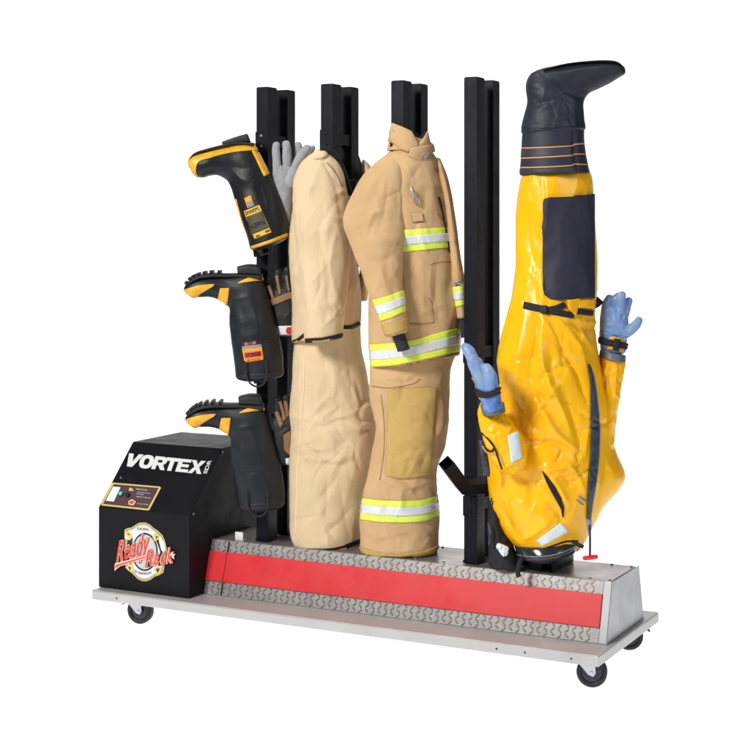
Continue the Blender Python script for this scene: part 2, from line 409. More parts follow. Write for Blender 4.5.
def area(name, loc, tgt, sx, sy, watts, col=(1, 1, 1)):
    l = bpy.data.lights.new(name, 'AREA'); l.shape = 'RECTANGLE'; l.size = sx; l.size_y = sy; l.energy = watts; l.color = col
    o = bpy.data.objects.new(name, l); COL.objects.link(o); o.location = loc
    o.rotation_euler = (Vector(tgt)-Vector(loc)).to_track_quat('-Z', 'Y').to_euler(); return o
area('added_floor_uplight', Wd(0, 6.9, -.35), Wd(0, 6.9001, 3), 8, 6.6, 310).rotation_euler = (math.pi, 0, TH)  # unseen light added below the floor to wash out contact shadows
area('added_backdrop_light', Wd(0, 10.45, 2.5), Wd(0, 0, 2.5), 8, 5.2, 250)  # unseen light added at the rear to turn the backdrop pure white
# key softbox high on the left, smaller cool softbox from the right, overhead strip
area('key_softbox', Wd(-2.9, 2.3, 3.6), Wd(-.1, 5.7, .9), 1.2, 1.2, 275, (1, .97, .93))
area('fill_softbox', Wd(3.0, 2.6, 2.6), Wd(.2, 5.6, .9), 1.0, 1.4, 36, (.86, .92, 1))
area('top_softbox', Wd(.0, 5.6, 4.4), Wd(0, 5.7, 0), 2.0, 1.2, 34)
w = bpy.data.worlds.new('World'); SC.world = w; w.use_nodes = True
w.node_tree.nodes['Background'].inputs[0].default_value = (.95, .97, 1, 1); w.node_tree.nodes['Background'].inputs[1].default_value = .10

# ================================================================== THE DRYING RACK
rack = thing('drying_rack', 'wheeled metal drying rack with black posts, red front panel and slanted black cabinet', 'drying rack', (1.0, .32, 0))
ZT = .125; LEN = 2.012; DEP = .648
def tray(bm):
    box(bm, .004, LEN, 0, DEP, ZT-.004, ZT)
    for a in ((.004, LEN, 0, .004), (.004, LEN, DEP-.004, DEP)): box(bm, *a, ZT-.036, ZT-.004)
    for a in ((.004, .008), (LEN-.004, LEN)): box(bm, *a, .004, DEP-.004, ZT-.036, ZT-.004)
tr_ = simple('tray', tray, M['alu'], rack, bevel=.002)
for x in (.12, 1.66, 1.76, 1.92): simple('rivet', lambda bm: cyl(bm, (x, -.0005, ZT-.02), (0, 1, 0), .0032, .002, 12), M['ink'], tr_, bevel=0)
# plenum
ZP = .318; YF0, YF1, YB1, YB0 = .142, .201, .481, .533; XE = 1.993; XB = .413
prof = [(YF0+.004, ZT+.0005), (YF1+.004, ZP-.001), (YB1, ZP-.001), (YB0, ZT+.0005)]
simple('duct_housing', lambda bm: prism(bm, prof, XB-.02, XE-.012), M['alutop'], rack, bevel=.001)
def endcap(bm):
    prism(bm, [(YF0, ZT+.001), (YF1, ZP+.002), (YB1+.002, ZP+.002), (YB0+.002, ZT+.001)], XE-.003, XE)
    prism(bm, [(YF0-.002, ZT+.001), (YF1-.002, ZP+.002), (YF1+.004, ZP+.0022), (YF0+.004, ZT+.001)], XE-.030, XE-.0032)
simple('end_cap', endcap, M['endcap'], rack, bevel=.0012)
sl = Vector((0, YF1-YF0, ZP-ZT)); SLn = sl.length; slu = sl.normalized(); sn = Vector((0, -slu.z, slu.y))
def slab(bm, x0, x1, s0, s1, o0, o1, mi=0):
    b0 = Vector((0, YF0, ZT)); pts = []
    for s, o in ((s0, o0), (s1, o0), (s1, o1), (s0, o1)):
        p = b0+slu*s+sn*o; pts.append((p.y, p.z))
    prism(bm, pts, x0, x1, mi)
def lugs(bm, x0, x1, s0, s1, seed):
    b0 = Vector((0, YF0, ZT)); pit = .0250; row = .0160; rg = random.Random(seed)
    nr = int((s1-s0)/row)+1; i = 0
    x = x0+.012
    while x < x1-.012:
        for j in range(nr+1):
            s = s0+row*(j+.5)+(.004 if i % 2 else -.001); 
            if s < s0+.0045 or s > s1-.0045: continue
            ang = R(40) if (i+j) % 2 == 0 else R(-42)
            L = .0106; Wd_ = .0034; c = b0+Vector((x, 0, 0))+slu*s; ex = Vector((1, 0, 0))*math.cos(ang)+slu*math.sin(ang); ey = sn.cross(ex)
            base = [c+ex*L*a+ey*Wd_*b for a, b in ((-1, 0), (-.55, -1), (.55, -1), (1, 0), (.55, 1), (-.55, 1))]
            top = [c+ex*L*a*.72+ey*Wd_*b*.55+sn*.0046 for a, b in ((-1, 0), (-.55, -1), (.55, -1), (1, 0), (.55, 1), (-.55, 1))]
            A = [bm.verts.new(p+sn*.0012) for p in base]; B = [bm.verts.new(p) for p in top]
            bm.faces.new(B).material_index = 1
            for k in range(6): bm.faces.new((A[k], A[(k+1) % 6], B[(k+1) % 6], B[k])).material_index = 1
        x += pit; i += 1
def chequer(s0, s1, seed):
    def fn(bm):
        slab(bm, XB-.01, XE-.031, s0, s1, -.003, .0015); lugs(bm, XB, XE-.033, s0, s1, seed)
        if s1 > .19: box(bm, XB-.01, XE-.031, YF1-.001, YF1+.012, ZP-.0008, ZP+.0016)
    o = simple('chequer_plate', fn, [M['plate'], M['lug']], rack, bevel=0); return o
chequer(.001, .054, 1); chequer(.158, .2015, 2)
simple('red_panel', lambda bm: slab(bm, XB-.01, XE-.0305, .050, .160, .0035, .0075), M['red'], rack, bevel=.001)
simple('panel_seam', lambda bm: slab(bm, .492, .4945, .002, .2, -.001, .0088), M['ink'], rack, bevel=0)
for x, y in ((.50, .225), (.53, .33)):
    def tab(bm): prism(bm, [(y, ZP), (y, ZP+.032), (y+.003, ZP+.032), (y+.003, ZP+.003), (y+.03, ZP+.003), (y+.03, ZP)], x, x+.035)
    simple('duct_bracket', tab, M['galv'], rack, bevel=.001)
for x in (1.25, 1.36, 1.55, 1.64, 1.90, 1.97):
    for y in (.235, .465): simple('bolt', lambda bm: cyl(bm, (x, y, ZP+.0015), (0, 0, 1), .005, .004, 12), M['chrome'], rack, bevel=0)

# cabinet
BX0, BX1, BY0, BY1 = .000, .415, .046, .600; ZL, ZH, YS = .430, .653, .266
cab = simple('cabinet', lambda bm: prism(bm, [(BY0, ZT+.001), (BY0, ZL), (YS, ZH), (BY1, ZH), (BY1, ZT+.001)], BX0, BX1), M['blackbox'], rack, bevel=.003)
TC = bvh_of(cab)
for px, py in ((193, 514), (121, 478), (222, 452)):
    p = hit(TC, px, py, .001); simple('screw', lambda bm: cyl(bm, p, (0, -1, .6), .004, .003, 10), M['chrome'], cab, bevel=0)
GL = {'V': [[(0, 1), (.32, 1), (.42, .40), (.42, 0), (.16, 0)], [(.42, 0), (.42, .40), (.68, 1), (1.0, 1), (.52, 0)]],
 'R': [[(0, 0), (.30, 0), (.30, 1), (0, 1)], [(.30, .74), (.58, .74), (.70, 1), (.30, 1)], [(.58, .74), (.66, .66), (.98, .84), (.70, 1)], [(.66, .66), (.62, .54), (.96, .56), (.98, .84)], [(.30, .54), (.62, .54), (.96, .56), (.78, .38), (.30, .32)], [(.42, .34), (.78, .38), (1.02, 0), (.68, 0)]],
 'T': [[(0, 1), (1, 1), (1, .74), (0, .74)], [(.34, .74), (.66, .74), (.66, 0), (.34, 0)]],
 'E': [[(0, 0), (.34, 0), (.34, 1), (0, 1)], [(.34, 1), (1, 1), (1, .77), (.34, .77)], [(.34, .61), (.92, .61), (.92, .39), (.34, .39)], [(.34, .23), (1, .23), (1, 0), (.34, 0)]],
 'X': [[(0, 1), (.34, 1), (.52, .68), (.34, .50)], [(.66, 1), (1, 1), (.68, .50), (.52, .68)], [(0, 0), (.34, 0), (.50, .30), (.34, .50)], [(.66, 0), (1, 0), (.68, .50), (.50, .30)], [(.34, .50), (.52, .68), (.68, .50), (.50, .30)]]}
ov = [(.5+.5*math.copysign(abs(math.cos(a))**.8, math.cos(a)), .5+.52*math.copysign(abs(math.sin(a))**.8, math.sin(a))) for a in [2*math.pi*k/28 for k in range(28)]]
iv = [(.5+(x-.5)*.36, .5+(y-.5)*.50) for x, y in ov]; GL['O'] = [[ov[k], ov[(k+1) % 28], iv[(k+1) % 28], iv[k]] for k in range(28)]
for ch, x0, wd in (('V', 124.6, 14.6), ('O', 137.6, 13.6), ('R', 151.2, 13.2), ('T', 162.6, 13.0), ('E', 175.2, 12.2), ('X', 187.4, 14.0)):
    y0 = 466.4+(x0-126)*.105
    gp_ = polys(TC, [[(x0+u*wd+v_*4.6, y0+u*wd*.10-v_*12.9) for u, v_ in L] for L in GL[ch]], 'letter', M['wht'], cab, .001)
    w_ = gp_.modifiers.new('weld', 'WELD'); w_.merge_threshold = .0002; gp_.modifiers.move(len(gp_.modifiers)-1, 0)
text(TC, 'SDR', (206.6, 473.9), (5.2, -13.6), (-3.6, -.5), 'lettering', M['wht'], cab, .001, bold=.03)
Zb = lambda x, y: (95+x/10, 475+y/10)
cp = poly(TC, [Zb(180, 78), Zb(650, 118), Zb(662, 130), Zb(545, 350), Zb(530, 356), Zb(70, 306), Zb(62, 295), Zb(168, 85)], 'control_panel', M['gold'], cab, .0016, .001)
poly(TC, [Zb(190, 95), Zb(640, 133), Zb(530, 340), Zb(82, 292)], 'panel_print', M['brown'], cp, .0024)
poly(TC, [Zb(185, 120), Zb(258, 127), Zb(190, 270), Zb(112, 260)], 'display', M['disp'], cp, .003)
poly(TC, [Zb(350, 130), Zb(375, 138), Zb(390, 165), Zb(338, 160)], 'symbol', M['gold'], cp, .003)
poly(TC, [Zb(335, 270), Zb(370, 245), Zb(412, 270), Zb(385, 308), Zb(340, 300)], 'symbol', M['pink'], cp, .003)
poly(TC, [Zb(345, 275), Zb(372, 258), Zb(400, 272), Zb(375, 298), Zb(345, 290)], 'symbol', M['redp'], cp, .0036)
for s, a, b, h in (('READY RACK', (415, 150), (108, 12), 12), ('INDICATOR', (425, 178), (125, 14), 7), ('POWER', (415, 196), (75, 9), 7), ('TEMPERATURE ON', (410, 222), (148, 18), 7), ('SYSTEM', (425, 295), (108, 12), 10)):
    text(TC, s, Zb(*a), (b[0]/10, b[1]/10), (.25*h/10, -h*1.1/10), 'print', M['gold'] if s == 'SYSTEM' else M['wht'], cp, .003, bold=.01)
def knob(px, py, r, h, m, nm):
    p = hit(TC, px, py, .003); nrm = (Vector((0, -(ZH-ZL), YS-BY0))).normalized()
    simple(nm, lambda bm: cyl(bm, p+nrm*h/2, nrm, r, h, 20, r*.8), m, cp, bevel=.0008)
knob(121.5, 495.2, .0115, .006, M['ink'], 'lamp_bezel'); knob(121.5, 495, .0085, .010, M['green'], 'indicator_lamp'); knob(128.6, 496.2, .010, .014, M['ink'], 'knob')
# emblem
g = 9.375
Zc = lambda x, y: (105+x/g, 515+y/g)
PZ = lambda L: [Zc(*p) for p in L]
def circ(cx, cy, rx, ry, n=40): return [Zc(cx+rx*math.cos(2*math.pi*k/n), cy+ry*math.sin(2*math.pi*k/n)) for k in range(n)]
crest = [(185, 140), (215, 122), (250, 118), (290, 90), (325, 72), (380, 70), (420, 88), (455, 120), (500, 150), (540, 190), (560, 235), (582, 320), (575, 400), (560, 470), (548, 540), (505, 565), (470, 575), (430, 605), (390, 620), (350, 618), (310, 600), (270, 560), (235, 530), (195, 495), (185, 400), (178, 300), (185, 220)]
em = poly(TC, PZ(crest), 'emblem', M['gold'], cab, .0014, .0008)
cr2 = [(375+(x-375)*.955, 345+(y-345)*.965) for x, y in crest]
poly(TC, PZ(cr2), 'emblem_edge', M['ink'], em, .0018)
for k_, m_, o_ in ((.935, 'crest', .0021), (.895, 'gold', .0024), (.875, 'wht', .0027)): poly(TC, PZ([(378+(x-378)*k_, 345+(y-345)*(k_+.012)) for x, y in crest]), 'emblem_field', M[m_], em, o_)
polys(TC, [PZ([(250, 175), (215, 215), (205, 300), (215, 420), (240, 470), (265, 440), (245, 330), (265, 230)]), PZ([(500, 200), (545, 330), (530, 470), (505, 480), (520, 340), (480, 230)])], 'emblem_gap', M['ink'], em, .0030)
polys(TC, [PZ([(505, 205), (525, 195), (560, 260), (572, 330), (535, 335), (515, 265)]), PZ([(195, 160), (245, 200), (232, 235), (195, 215)])], 'emblem_lobe', M['wht'], em, .0032)
poly(TC, circ(378, 345, 122, 180), 'emblem_ring', M['ink'], em, .0032)
poly(TC, circ(378, 345, 108, 163), 'emblem_disc', M['crest'], em, .0038)
poly(TC, PZ([(300, 240), (350, 195), (400, 190), (395, 240), (330, 260)]), 'emblem_shade', mat('sage print', (.45, .52, .48), .5), em, .0044)
polys(TC, [PZ([(200, 145), (245, 165), (268, 200), (240, 235), (200, 190)]), PZ([(470, 165), (520, 190), (510, 225), (470, 245), (450, 200)]),
           PZ([(205, 480), (250, 455), (280, 500), (255, 540), (215, 510)]), PZ([(470, 490), (530, 480), (535, 535), (500, 560), (460, 520)])], 'emblem_scroll', M['gold'], em, .0044)
polys(TC, [PZ([(212, 165), (240, 180), (232, 190)]), PZ([(488, 190), (505, 205), (480, 225)]), PZ([(225, 480), (250, 490), (240, 520)]), PZ([(485, 500), (520, 500), (500, 545)])], 'emblem_scroll_shade', M['ink'], em, .0050)
text(TC, 'THE REAL', Zc(305, 138), (12.2, .6), (0, -2.6), 'print', M['greyp'], em, .0050, bold=.02, curve=.5)
text(TC, 'BY GROVES INC.', Zc(283, 552), (17.5, 1.2), (0, -2.4), 'print', M['greyp'], em, .0050, bold=.02, curve=-2.2)
for s, a, u, hh, cv in (('Ready', (112, 440), (290, -88), 205, 0), ('Rack', (385, 478), (262, -38), 150, 0)):
    U = (u[0]/g, u[1]/g); V_ = (hh*.16/g, -hh/g)
    text(TC, s, Zc(*a), U, V_, 'lettering', M['ink'], em, .0056, bold=.06, spacing=1.10)
    text(TC, s, Zc(*a), U, V_, 'lettering', M['pink'], em, .0062, bold=.04, spacing=1.10)
    text(TC, s, Zc(a[0]+2, a[1]-2), U, V_, 'lettering', M['redp'], em, .0068, bold=.012, spacing=1.10)
poly(TC, PZ([(100, 520), (103, 452), (395, 372), (395, 405), (150, 478)]), 'swoosh', M['pink'], em, .0072)
poly(TC, PZ([(108, 500), (110, 465), (388, 383), (388, 397), (145, 472)]), 'swoosh', M['redp'], em, .0078)
poly(TC, PZ([(630, 372), (640, 340), (650, 365), (672, 360), (655, 385), (662, 412), (640, 398)]), 'star', M['pink'], em, .0078)

# uprights
PX = [.580, .857, 1.146, 1.432]; S = .05; PYF, PYR = .248, .392; ZTOP = 2.020
PDF, PDR = .068, .060
def post(x, y, dp, ztop):
    def fn(bm):
        box(bm, x, x+S, y, y+dp, ZP+.0005, ztop); box(bm, x+.002, x+S-.002, y+.002, y+dp-.002, ztop, ztop+.003)
        for z in np.arange(.62, ztop-.05, .275):
            cyl(bm, (x+S+.0003, y+dp/2, z), (1, 0, 0), .0035, .0012, 12); cyl(bm, (x+S/2, y-.0003, z+.012), (0, 1, 0), .0030, .0012, 12)
    p = simple('post', fn, M['black'], rack, bevel=.0025)
    simple('foot_plate', lambda bm: box(bm, x-.003, x+S+.003, y-.003, y+dp+.003, ZP+.001, ZP+.012), M['black'], p, bevel=.001)
    return p
for i, x in enumerate(PX):
    pf = post(x, PYF, PDF, ZTOP); pr = post(x, PYR, PDR, ZTOP)
    for z in ((1.80, 1.12) if i != 3 else (1.035, .50)):
        simple('crossbar', lambda bm: box(bm, x+.006, x+S-.003, PYF+PDF+.0005, PYR-.0005, z, z+.042), M['black'], rack)
        c_ = simple('clamp', lambda bm: box(bm, x-.003, x+S+.003, PYF-.004, PYF-.0005, z-.015, z+.055), M['black'], rack)
        for k in (0, .04): simple('bolt', lambda bm: cyl(bm, (x+S*.5, PYF-.005, z+k), (0, 1, 0), .005, .004, 10), M['chrome'] if i == 0 else M['black'], c_, bevel=0)
# short suit stand post behind the yellow suit
for y in (.255, .40):
    simple('post', lambda bm: box(bm, 1.672, 1.722, y, y+S, ZP+.0005, 1.90), M['black'], rack, bevel=.003)
for x0_, x1_, y0_, y1_, h_ in ((1.625, 1.633, .25, .45, .10), (1.757, 1.765, .25, .45, .12), (1.634, 1.756, .300, .45, .006)):
    simple('stand_foot', lambda bm: box(bm, x0_, x1_, y0_, y1_, ZP+.0005, ZP+h_), M['black'], rack)
# hanger arms
def pix3(px, py, d): return tuple(at(px, py, d))
sweep_square([pix3(485, 485, 5.47), pix3(463, 486, 5.40), pix3(446.5, 463.5, 5.28)], .044, 'hanger_arm', M['black'], rack)
for z in (1.40, .93, .45):
    a = Vector((PX[0]+.025, PYF-.001, z)); sweep_square([a, a+Vector((.012, -.05, .0)), a+Vector((.0, -.065, .10))], .026, 'hanger_arm', M['black'], rack)
for x in PX[1:3]:
    for sgn in (-1, 1):
        a = Vector((x+S/2, PYF-.001, 1.50)); sweep_square([a, a+Vector((sgn*.02, -.03, .0)), a+Vector((sgn*.05, -.03, .04))], .024, 'hanger_arm', M['black'], rack)
# casters
def caster(x, y, ang, nm='caster', brake=True):
    c = Vector((x, y, 0)); ca, sa = math.cos(ang), math.sin(ang); ax = Vector((-sa, ca, 0)); fw = Vector((ca, sa, 0)); wc = c+fw*.018+Vector((0, 0, .05))
    bm = bmesh.new(); cyl(bm, c+Vector((0, 0, .084)), (0, 0, 1), .030, .010, 28); box(bm, x-.038, x+.038, y-.034, y+.034, .0895, .0925)
    for s in (-1, 1):
        o = ax*s*.0205; q = [c+o+Vector((0, 0, .080))+fw*-.024, c+o+Vector((0, 0, .080))+fw*.030, wc+o+fw*.014, wc+o+fw*.006-Vector((0, 0, .012)), wc+o-fw*.010-Vector((0, 0, .006))]
        A = [bm.verts.new(p) for p in q]; B = [bm.verts.new(p+ax*s*.003) for p in q]; bm.faces.new(A); bm.faces.new(B[::-1])
        for k in range(5): bm.faces.new((A[k], B[k], B[(k+1) % 5], A[(k+1) % 5]))
    cyl(bm, wc, ax, .007, .052, 12)
    f = link(nm, bmesh_to(bm, nm), M['chrome'], rack, False, bevel=.001)
    bm = bmesh.new(); n = 40; prof = [(.034, -.0165), (.0465, -.0165), (.050, -.011), (.050, .011), (.0465, .0165), (.034, .0165)]
    rings = []
    for k in range(n):
        t = 2*math.pi*k/n; rd = fw*math.cos(t)+Vector((0, 0, 1))*math.sin(t); rings.append([bm.verts.new(wc+rd*r+ax*a) for r, a in prof])
    for k in range(n):
        a, b = rings[k], rings[(k+1) % n]
        for j in range(6): bm.faces.new((a[j], a[(j+1) % 6], b[(j+1) % 6], b[j]))
    link('wheel', bmesh_to(bm, 'wheel'), M['tyre'], f, True)
    simple('hub', lambda bm: [cyl(bm, wc, ax, .0338, .022, 32), cyl(bm, wc, ax, .014, .034, 24)], M['hub'], f, bevel=.001)
    if not brake: return
    bm = bmesh.new(); q0 = c-fw*.030+Vector((0, 0, .080))
    for s0, s1, z0, z1, wd in ((0, .012, .0, -.003, .016), (.012, .026, -.003, -.010, .014)):
        v = [q0-fw*s0+ax*wd+Vector((0, 0, z0)), q0-fw*s1+ax*wd+Vector((0, 0, z1)), q0-fw*s1-ax*wd+Vector((0, 0, z1)), q0-fw*s0-ax*wd+Vector((0, 0, z0))]
        A = [bm.verts.new(p) for p in v]; B = [bm.verts.new(p-Vector((0, 0, .004))) for p in v]; bm.faces.new(A); bm.faces.new(B[::-1])
        for k in range(4): bm.faces.new((A[k], B[k], B[(k+1) % 4], A[(k+1) % 4]))
    link('brake_lever', bmesh_to(bm, 'brake'), M['black'], f, False, bevel=.001)
caster(.155, .075, R(10)); caster(1.945, .075, R(15), brake=False); caster(1.945, .575, R(200)); caster(.155, .575, R(20))

# ================================================================== BOOTS
GB = 'firefighter boots hung upside down on the left post'
def base_of(px, py, d): return tuple(float(v) for v in at(px, py, d))
b1 = thing('firefighter_boot', 'black rubber boot with full yellow sole band and dark printed label, topmost of the three', 'boot', base_of(262, 242, 5.78), GB)
D1 = 5.78
r1 = [(188.9, 163, 190, 166, D1, .018), (190.5, 157.5, 193.5, 174, D1, .036), (197, 153.5, 201.5, 178, D1, .046), (208, 150.5, 210, 176, D1, .048), (219, 147.5, 218, 175.5, D1, .043),
      (235, 145, 226.5, 180, D1, .040), (252, 145, 230.2, 186, D1, .043), (262, 158, 233.5, 196, D1, .048), (269.5, 174, 237, 208, D1, .054), (277, 189, 240.3, 218, D1, .060),
      (283.5, 204, 244, 229, D1, .064), (288.5, 221, 247.5, 240, D1, .067), (288.7, 235.3, 250.2, 248.7, D1, .068)]
fl = [([(262, 168), (270, 190), (276, 205)], 3, 3), ([(255, 170), (262, 195), (268, 215)], 3, -2.5), ([(232, 168), (240, 178), (250, 182)], 3, 3), ([(228, 160), (238, 168), (250, 168)], 3, -2.5), ([(272, 205), (280, 218), (284, 232)], 4, -3),
      ([(205, 158), (215, 156), (228, 158)], 3, -2)]
me = fuse([loft(r1, n=44, dome=.25)], 'upper', .0035, 2, fl, [((25, 25, 25), 1.2, 'n')])
up = link('upper', me, M['rubber'], b1); T1 = bvh_of(up)
patch(T1, [(188.2, 163), (191, 156), (197, 152.5), (208, 149.5), (221, 145.5), (238, 142), (255, 143)], [(196, 175.5), (197, 165.5), (201, 161), (211, 158), (223, 154.5), (240, 151.5), (257, 150.5)], 'sole_band', M['byellow'], b1, .003, .004, curve=True, wrap=True, dref=D1)
patch(T1, [(188.4, 161), (189, 170), (192, 175.5)], [(194, 157), (195, 168), (198.5, 177)], 'toe_bumper', M['byellow'], b1, .0025, .004, dref=D1)
patch(T1, [(250, 147), (256, 146.5)], [(264, 176.5), (269.5, 173.5)], 'heel_strip', M['byellow'], b1, .002, dref=D1)
line(T1, [(288.8, 234), (270, 241.5), (250, 248)], 3.0, 'top_binding', M['byellow'], b1, dref=D1)
line(T1, [(235.5, 199), (240, 217), (244.5, 231), (248.5, 243)], 2.0, 'back_piping', M['byellow'], b1, dref=D1)
me = mesh_of([loft([(188.5, 162, 192, 158.5, D1, .03), (195, 153.2, 197, 155, D1, .045), (207, 149, 208, 151.5, D1, .05), (220, 145.5, 221, 148.5, D1, .045), (237, 141.5, 238, 145, D1, .040), (254.5, 143.0, 254, 146, D1, .042)], n=28, e=.8)])
link('sole', me, M['sole'], b1)
hl = mesh_of([loft([(222.3, 142, 224, 146.5, D1, .038), (235, 137.5, 237, 143.5, D1, .041), (247.3, 133.8, 250.5, 142.5, D1, .040)], n=28, e=.45)])
link('heel', hl, M['sole'], b1)
Ze = lambda x, y: (225+x/9.371, 180+y/9.375)
polyq = lambda T, q, nm, m, par, off=.0015: patch(T, q[:2], [q[3], q[2]], nm, m, par, off, .0015, step=1.2, dref=5.8)
lb = polyq(T1, [Ze(180, 172), Ze(240, 142), Ze(276, 240), Ze(214, 264)], 'label', M['lab_o'], b1)
polyq(T1, [Ze(205, 208), Ze(252, 188), Ze(272, 238), Ze(218, 258)], 'label_print', M['greyp'], lb, .0025)
lb = polyq(T1, [Ze(176, 292), Ze(322, 234), Ze(436, 490), Ze(278, 552)], 'label', M['lab_y'], b1)
polyq(T1, [Ze(204, 345), Ze(345, 288), Ze(412, 448), Ze(252, 512)], 'label_print', M['lab_d'], lb, .0025)
text(T1, 'SHARPS', Ze(200, 330), (13.2, -5.2), (-1.5, -3.6), 'print', M['ink'], lb, .0026, bold=.02)
text(T1, 'NFPA', Ze(256, 462), (13.5, -5.6), (-1.6, -4.4), 'print', M['ink'], lb, .0036, bold=.03)
polyq(T1, [Ze(290, 525), Ze(325, 510), Ze(330, 522), Ze(296, 537)], 'print', M['ink'], lb, .0028); polyq(T1, [Ze(375, 478), Ze(415, 462), Ze(420, 478), Ze(382, 494)], 'print', M['lab_d'], lb, .0028)
cord([(256, 246, D1-.03), (259, 252, D1-.03), (265, 254, D1-.02), (271, 250, D1-.02), (273, 243, D1-.03)], .004, 'pull_loop', M['rubber2'], b1)

def leather_boot(dx, dy, label, tag_on, D):
    b = thing('firefighter_boot', label, 'boot', base_of(258+dx, 375+dy, D), GB)
    def s(L): return [(a+dx, c+dy, e+dx, f+dy, D, t) for a, c, e, f, t in L]
    rg = s([(183.8, 288, 185, 290.5, .016), (187.5, 282, 191, 296.5, .034), (195, 278, 199, 297, .044), (206, 275.5, 209, 297, .046), (219, 274.5, 218, 299.5, .042), (234, 273.5, 225, 303.5, .042),
            (252, 271, 229.3, 308.5, .046), (262.5, 279, 229.5, 317, .052), (268.5, 297, 229.8, 329, .058), (275, 318, 231.5, 342, .064), (280.5, 342, 233.5, 357, .068), (283.2, 360, 235, 368, .070), (283.6, 373.8, 235.8, 377, .070)])
    q = lambda L: [(x+dx, y+dy) for x, y in L]
    fl = [(q([(250, 300), (258, 322), (262, 338)]), 4.5, 5), (q([(240, 305), (246, 322), (250, 342)]), 4, -3), (q([(268, 305), (270, 325), (276, 345)]), 4, -4), (q([(240, 342), (255, 341), (278, 340)]), 3, -3), (q([(262, 345), (268, 360), (272, 372)]), 4, 3.5),
          (q([(230, 310), (236, 300), (250, 296)]), 3, 2.5), (q([(214, 284), (224, 282), (232, 285)]), 2.5, -2)]
    me = fuse([loft(rg, n=44, dome=.25)], 'upper', .0035, 2, fl, [((22, 22, 22), 1.5, 'n')])
    up = link('upper', me, M['rubber2'], b); T = bvh_of(up)
    # lugged sole: the comb of tread blocks stands proud
    so = [(184.5, 286.5, 187, 285, D, .030), (190.5, 279, 192.5, 281.5, D, .044), (199, 274.3, 200.5, 277.5, D, .050), (212, 272, 213, 276, D, .050), (226, 272.5, 226.5, 276, D, .044), (240, 272.5, 240, 276, D, .042), (262, 273, 262, 279, D, .042)]
    link('sole', mesh_of([loft([(a+dx+.3, c+dy+.5, e+dx+.3, f+dy+1.8, g_, t) for a, c, e, f, g_, t in so], n=28, e=.8)]), M['sole'], b)
    bm = bmesh.new(); P = catmull([(r[0]+dx, r[1]+dy, r[5]) for r in so[:5]], 4)
    for k in range(1, len(P)-1):
        if k % 2: continue
        x, y, t = P[k]; c = Vector(at(x, y-.3, D)); u = Vector(at(P[k+1][0], P[k+1][1], D))-Vector(at(P[k-1][0], P[k-1][1], D)); u.normalize(); nrm = Vector(FW).cross(u).normalized()
        for sd in (-.62, -.0, .62):
            cc = c+Vector(FW)*t*sd; vs = []
            for a in (-1, 1):
                for bb in (-1, 1):
                    for h in (-.006, .0035): vs.append(bm.verts.new(cc+u*a*.0055+Vector(FW)*bb*t*.26+nrm*h))
            for f in ((0, 1, 3, 2), (4, 6, 7, 5), (0, 4, 5, 1), (2, 3, 7, 6), (0, 2, 6, 4), (1, 5, 7, 3)): bm.faces.new([vs[i] for i in f])
    link('tread', bmesh_to(bm, 'tread'), M['sole'], b, False, bevel=.0008)
    link('heel', mesh_of([loft([(237.8+dx, 266.2+dy, 238.5+dx, 274+dy, D, .040), (248+dx, 264+dy, 249+dx, 274+dy, D, .043), (258.3+dx, 264.6+dy, 261+dx, 275+dy, D, .041)], n=28, e=.42)]), M['sole'], b)
    patch(T, q([(184.2, 289.5), (193, 287), (203, 285), (215, 284.3)]), q([(191.5, 296.8), (196, 296.8), (202, 292.5), (213, 286.5)]), 'toe_flash', M['byellow'], b, .003, .004, dref=D, curve=True)
    patch(T, q([(220, 288.2), (229.5, 288)]), q([(217.8, 299.6), (227.5, 305.5)]), 'instep_strap', M['byellow'], b, .0025, .004, dref=D)
    patch(T, q([(238, 283), (248, 278.2), (262, 274.8)]), q([(238.6, 283.6), (250, 281.8), (262.5, 280.6)]), 'heel_flash', M['byellow'], b, .003, .004, dref=D, curve=True)
    line(T, q([(283.5, 372.5), (260, 374.5), (236, 375.7)]), 2.4, 'top_binding', M['sole'], b, dref=D)
    line(T, q([(280.5, 341), (262, 341), (245, 339)]), 1.0, 'seam', M['sole'], b, dref=D)
    if tag_on:
        l = polyq(T, q([(242, 348.5), (261.8, 346.0), (263.6, 359.6), (244.8, 362.5)]), 'label', M['lab_o'], b)
        polyq(T, q([(242, 346.4), (261.4, 344.2), (261.8, 347), (242.2, 349.3)]), 'label_print', M['greyp'], l, .0018)
        polyq(T, q([(244.6, 352.6), (260.8, 350.6), (261.8, 356.0), (245.4, 358.2)]), 'label_print', M['lab_r'], l, .0026)
        text(T, 'WORKER', q([(245.5, 357.2)])[0], (15.2, -2.0), (-.3, -3.6), 'print', M['ink'], l, .0036, bold=.03)
        text(T, 'BOOTS', q([(247.5, 361.4)])[0], (13.2, -1.7), (-.2, -2.2), 'print', M['lab_r'], l, .003, bold=.01)
        for cx_ in (246.2, 254.4):
            c0 = q([(cx_, 344.0 if cx_ < 250 else 342.8)])[0]
            poly(T, [(c0[0]+rr*math.cos(a), c0[1]+rr*math.sin(a)) for a, rr in [(2*math.pi*k/10, 2.3 if k % 2 else 1.1) for k in range(10)]], 'star', M['redp'], l, .002)
    cord([(x+dx, y+dy, D-.075+z) for x, y, z in ((245, 361, 0), (246, 373, 0), (250, 383, .02), (257, 386.5, .03), (264, 383, .02), (266.5, 372, 0), (266, 360, 0))], .0036, 'pull_loop', M['sole'], b)
    cord([(x+dx, y+dy, D+.03) for x, y in ((248, 375), (251, 379), (255, 380.2), (259, 378), (260, 374))], .0036, 'pull_loop', M['sole'], b)
    return b
leather_boot(0, 0, 'black boot with orange label and yellow flashes, middle of the three hung boots', True, 5.80)
leather_boot(1.3, 129.8, 'plain black boot with yellow flashes and no label, lowest of the three beside the cabinet', False, 5.80)

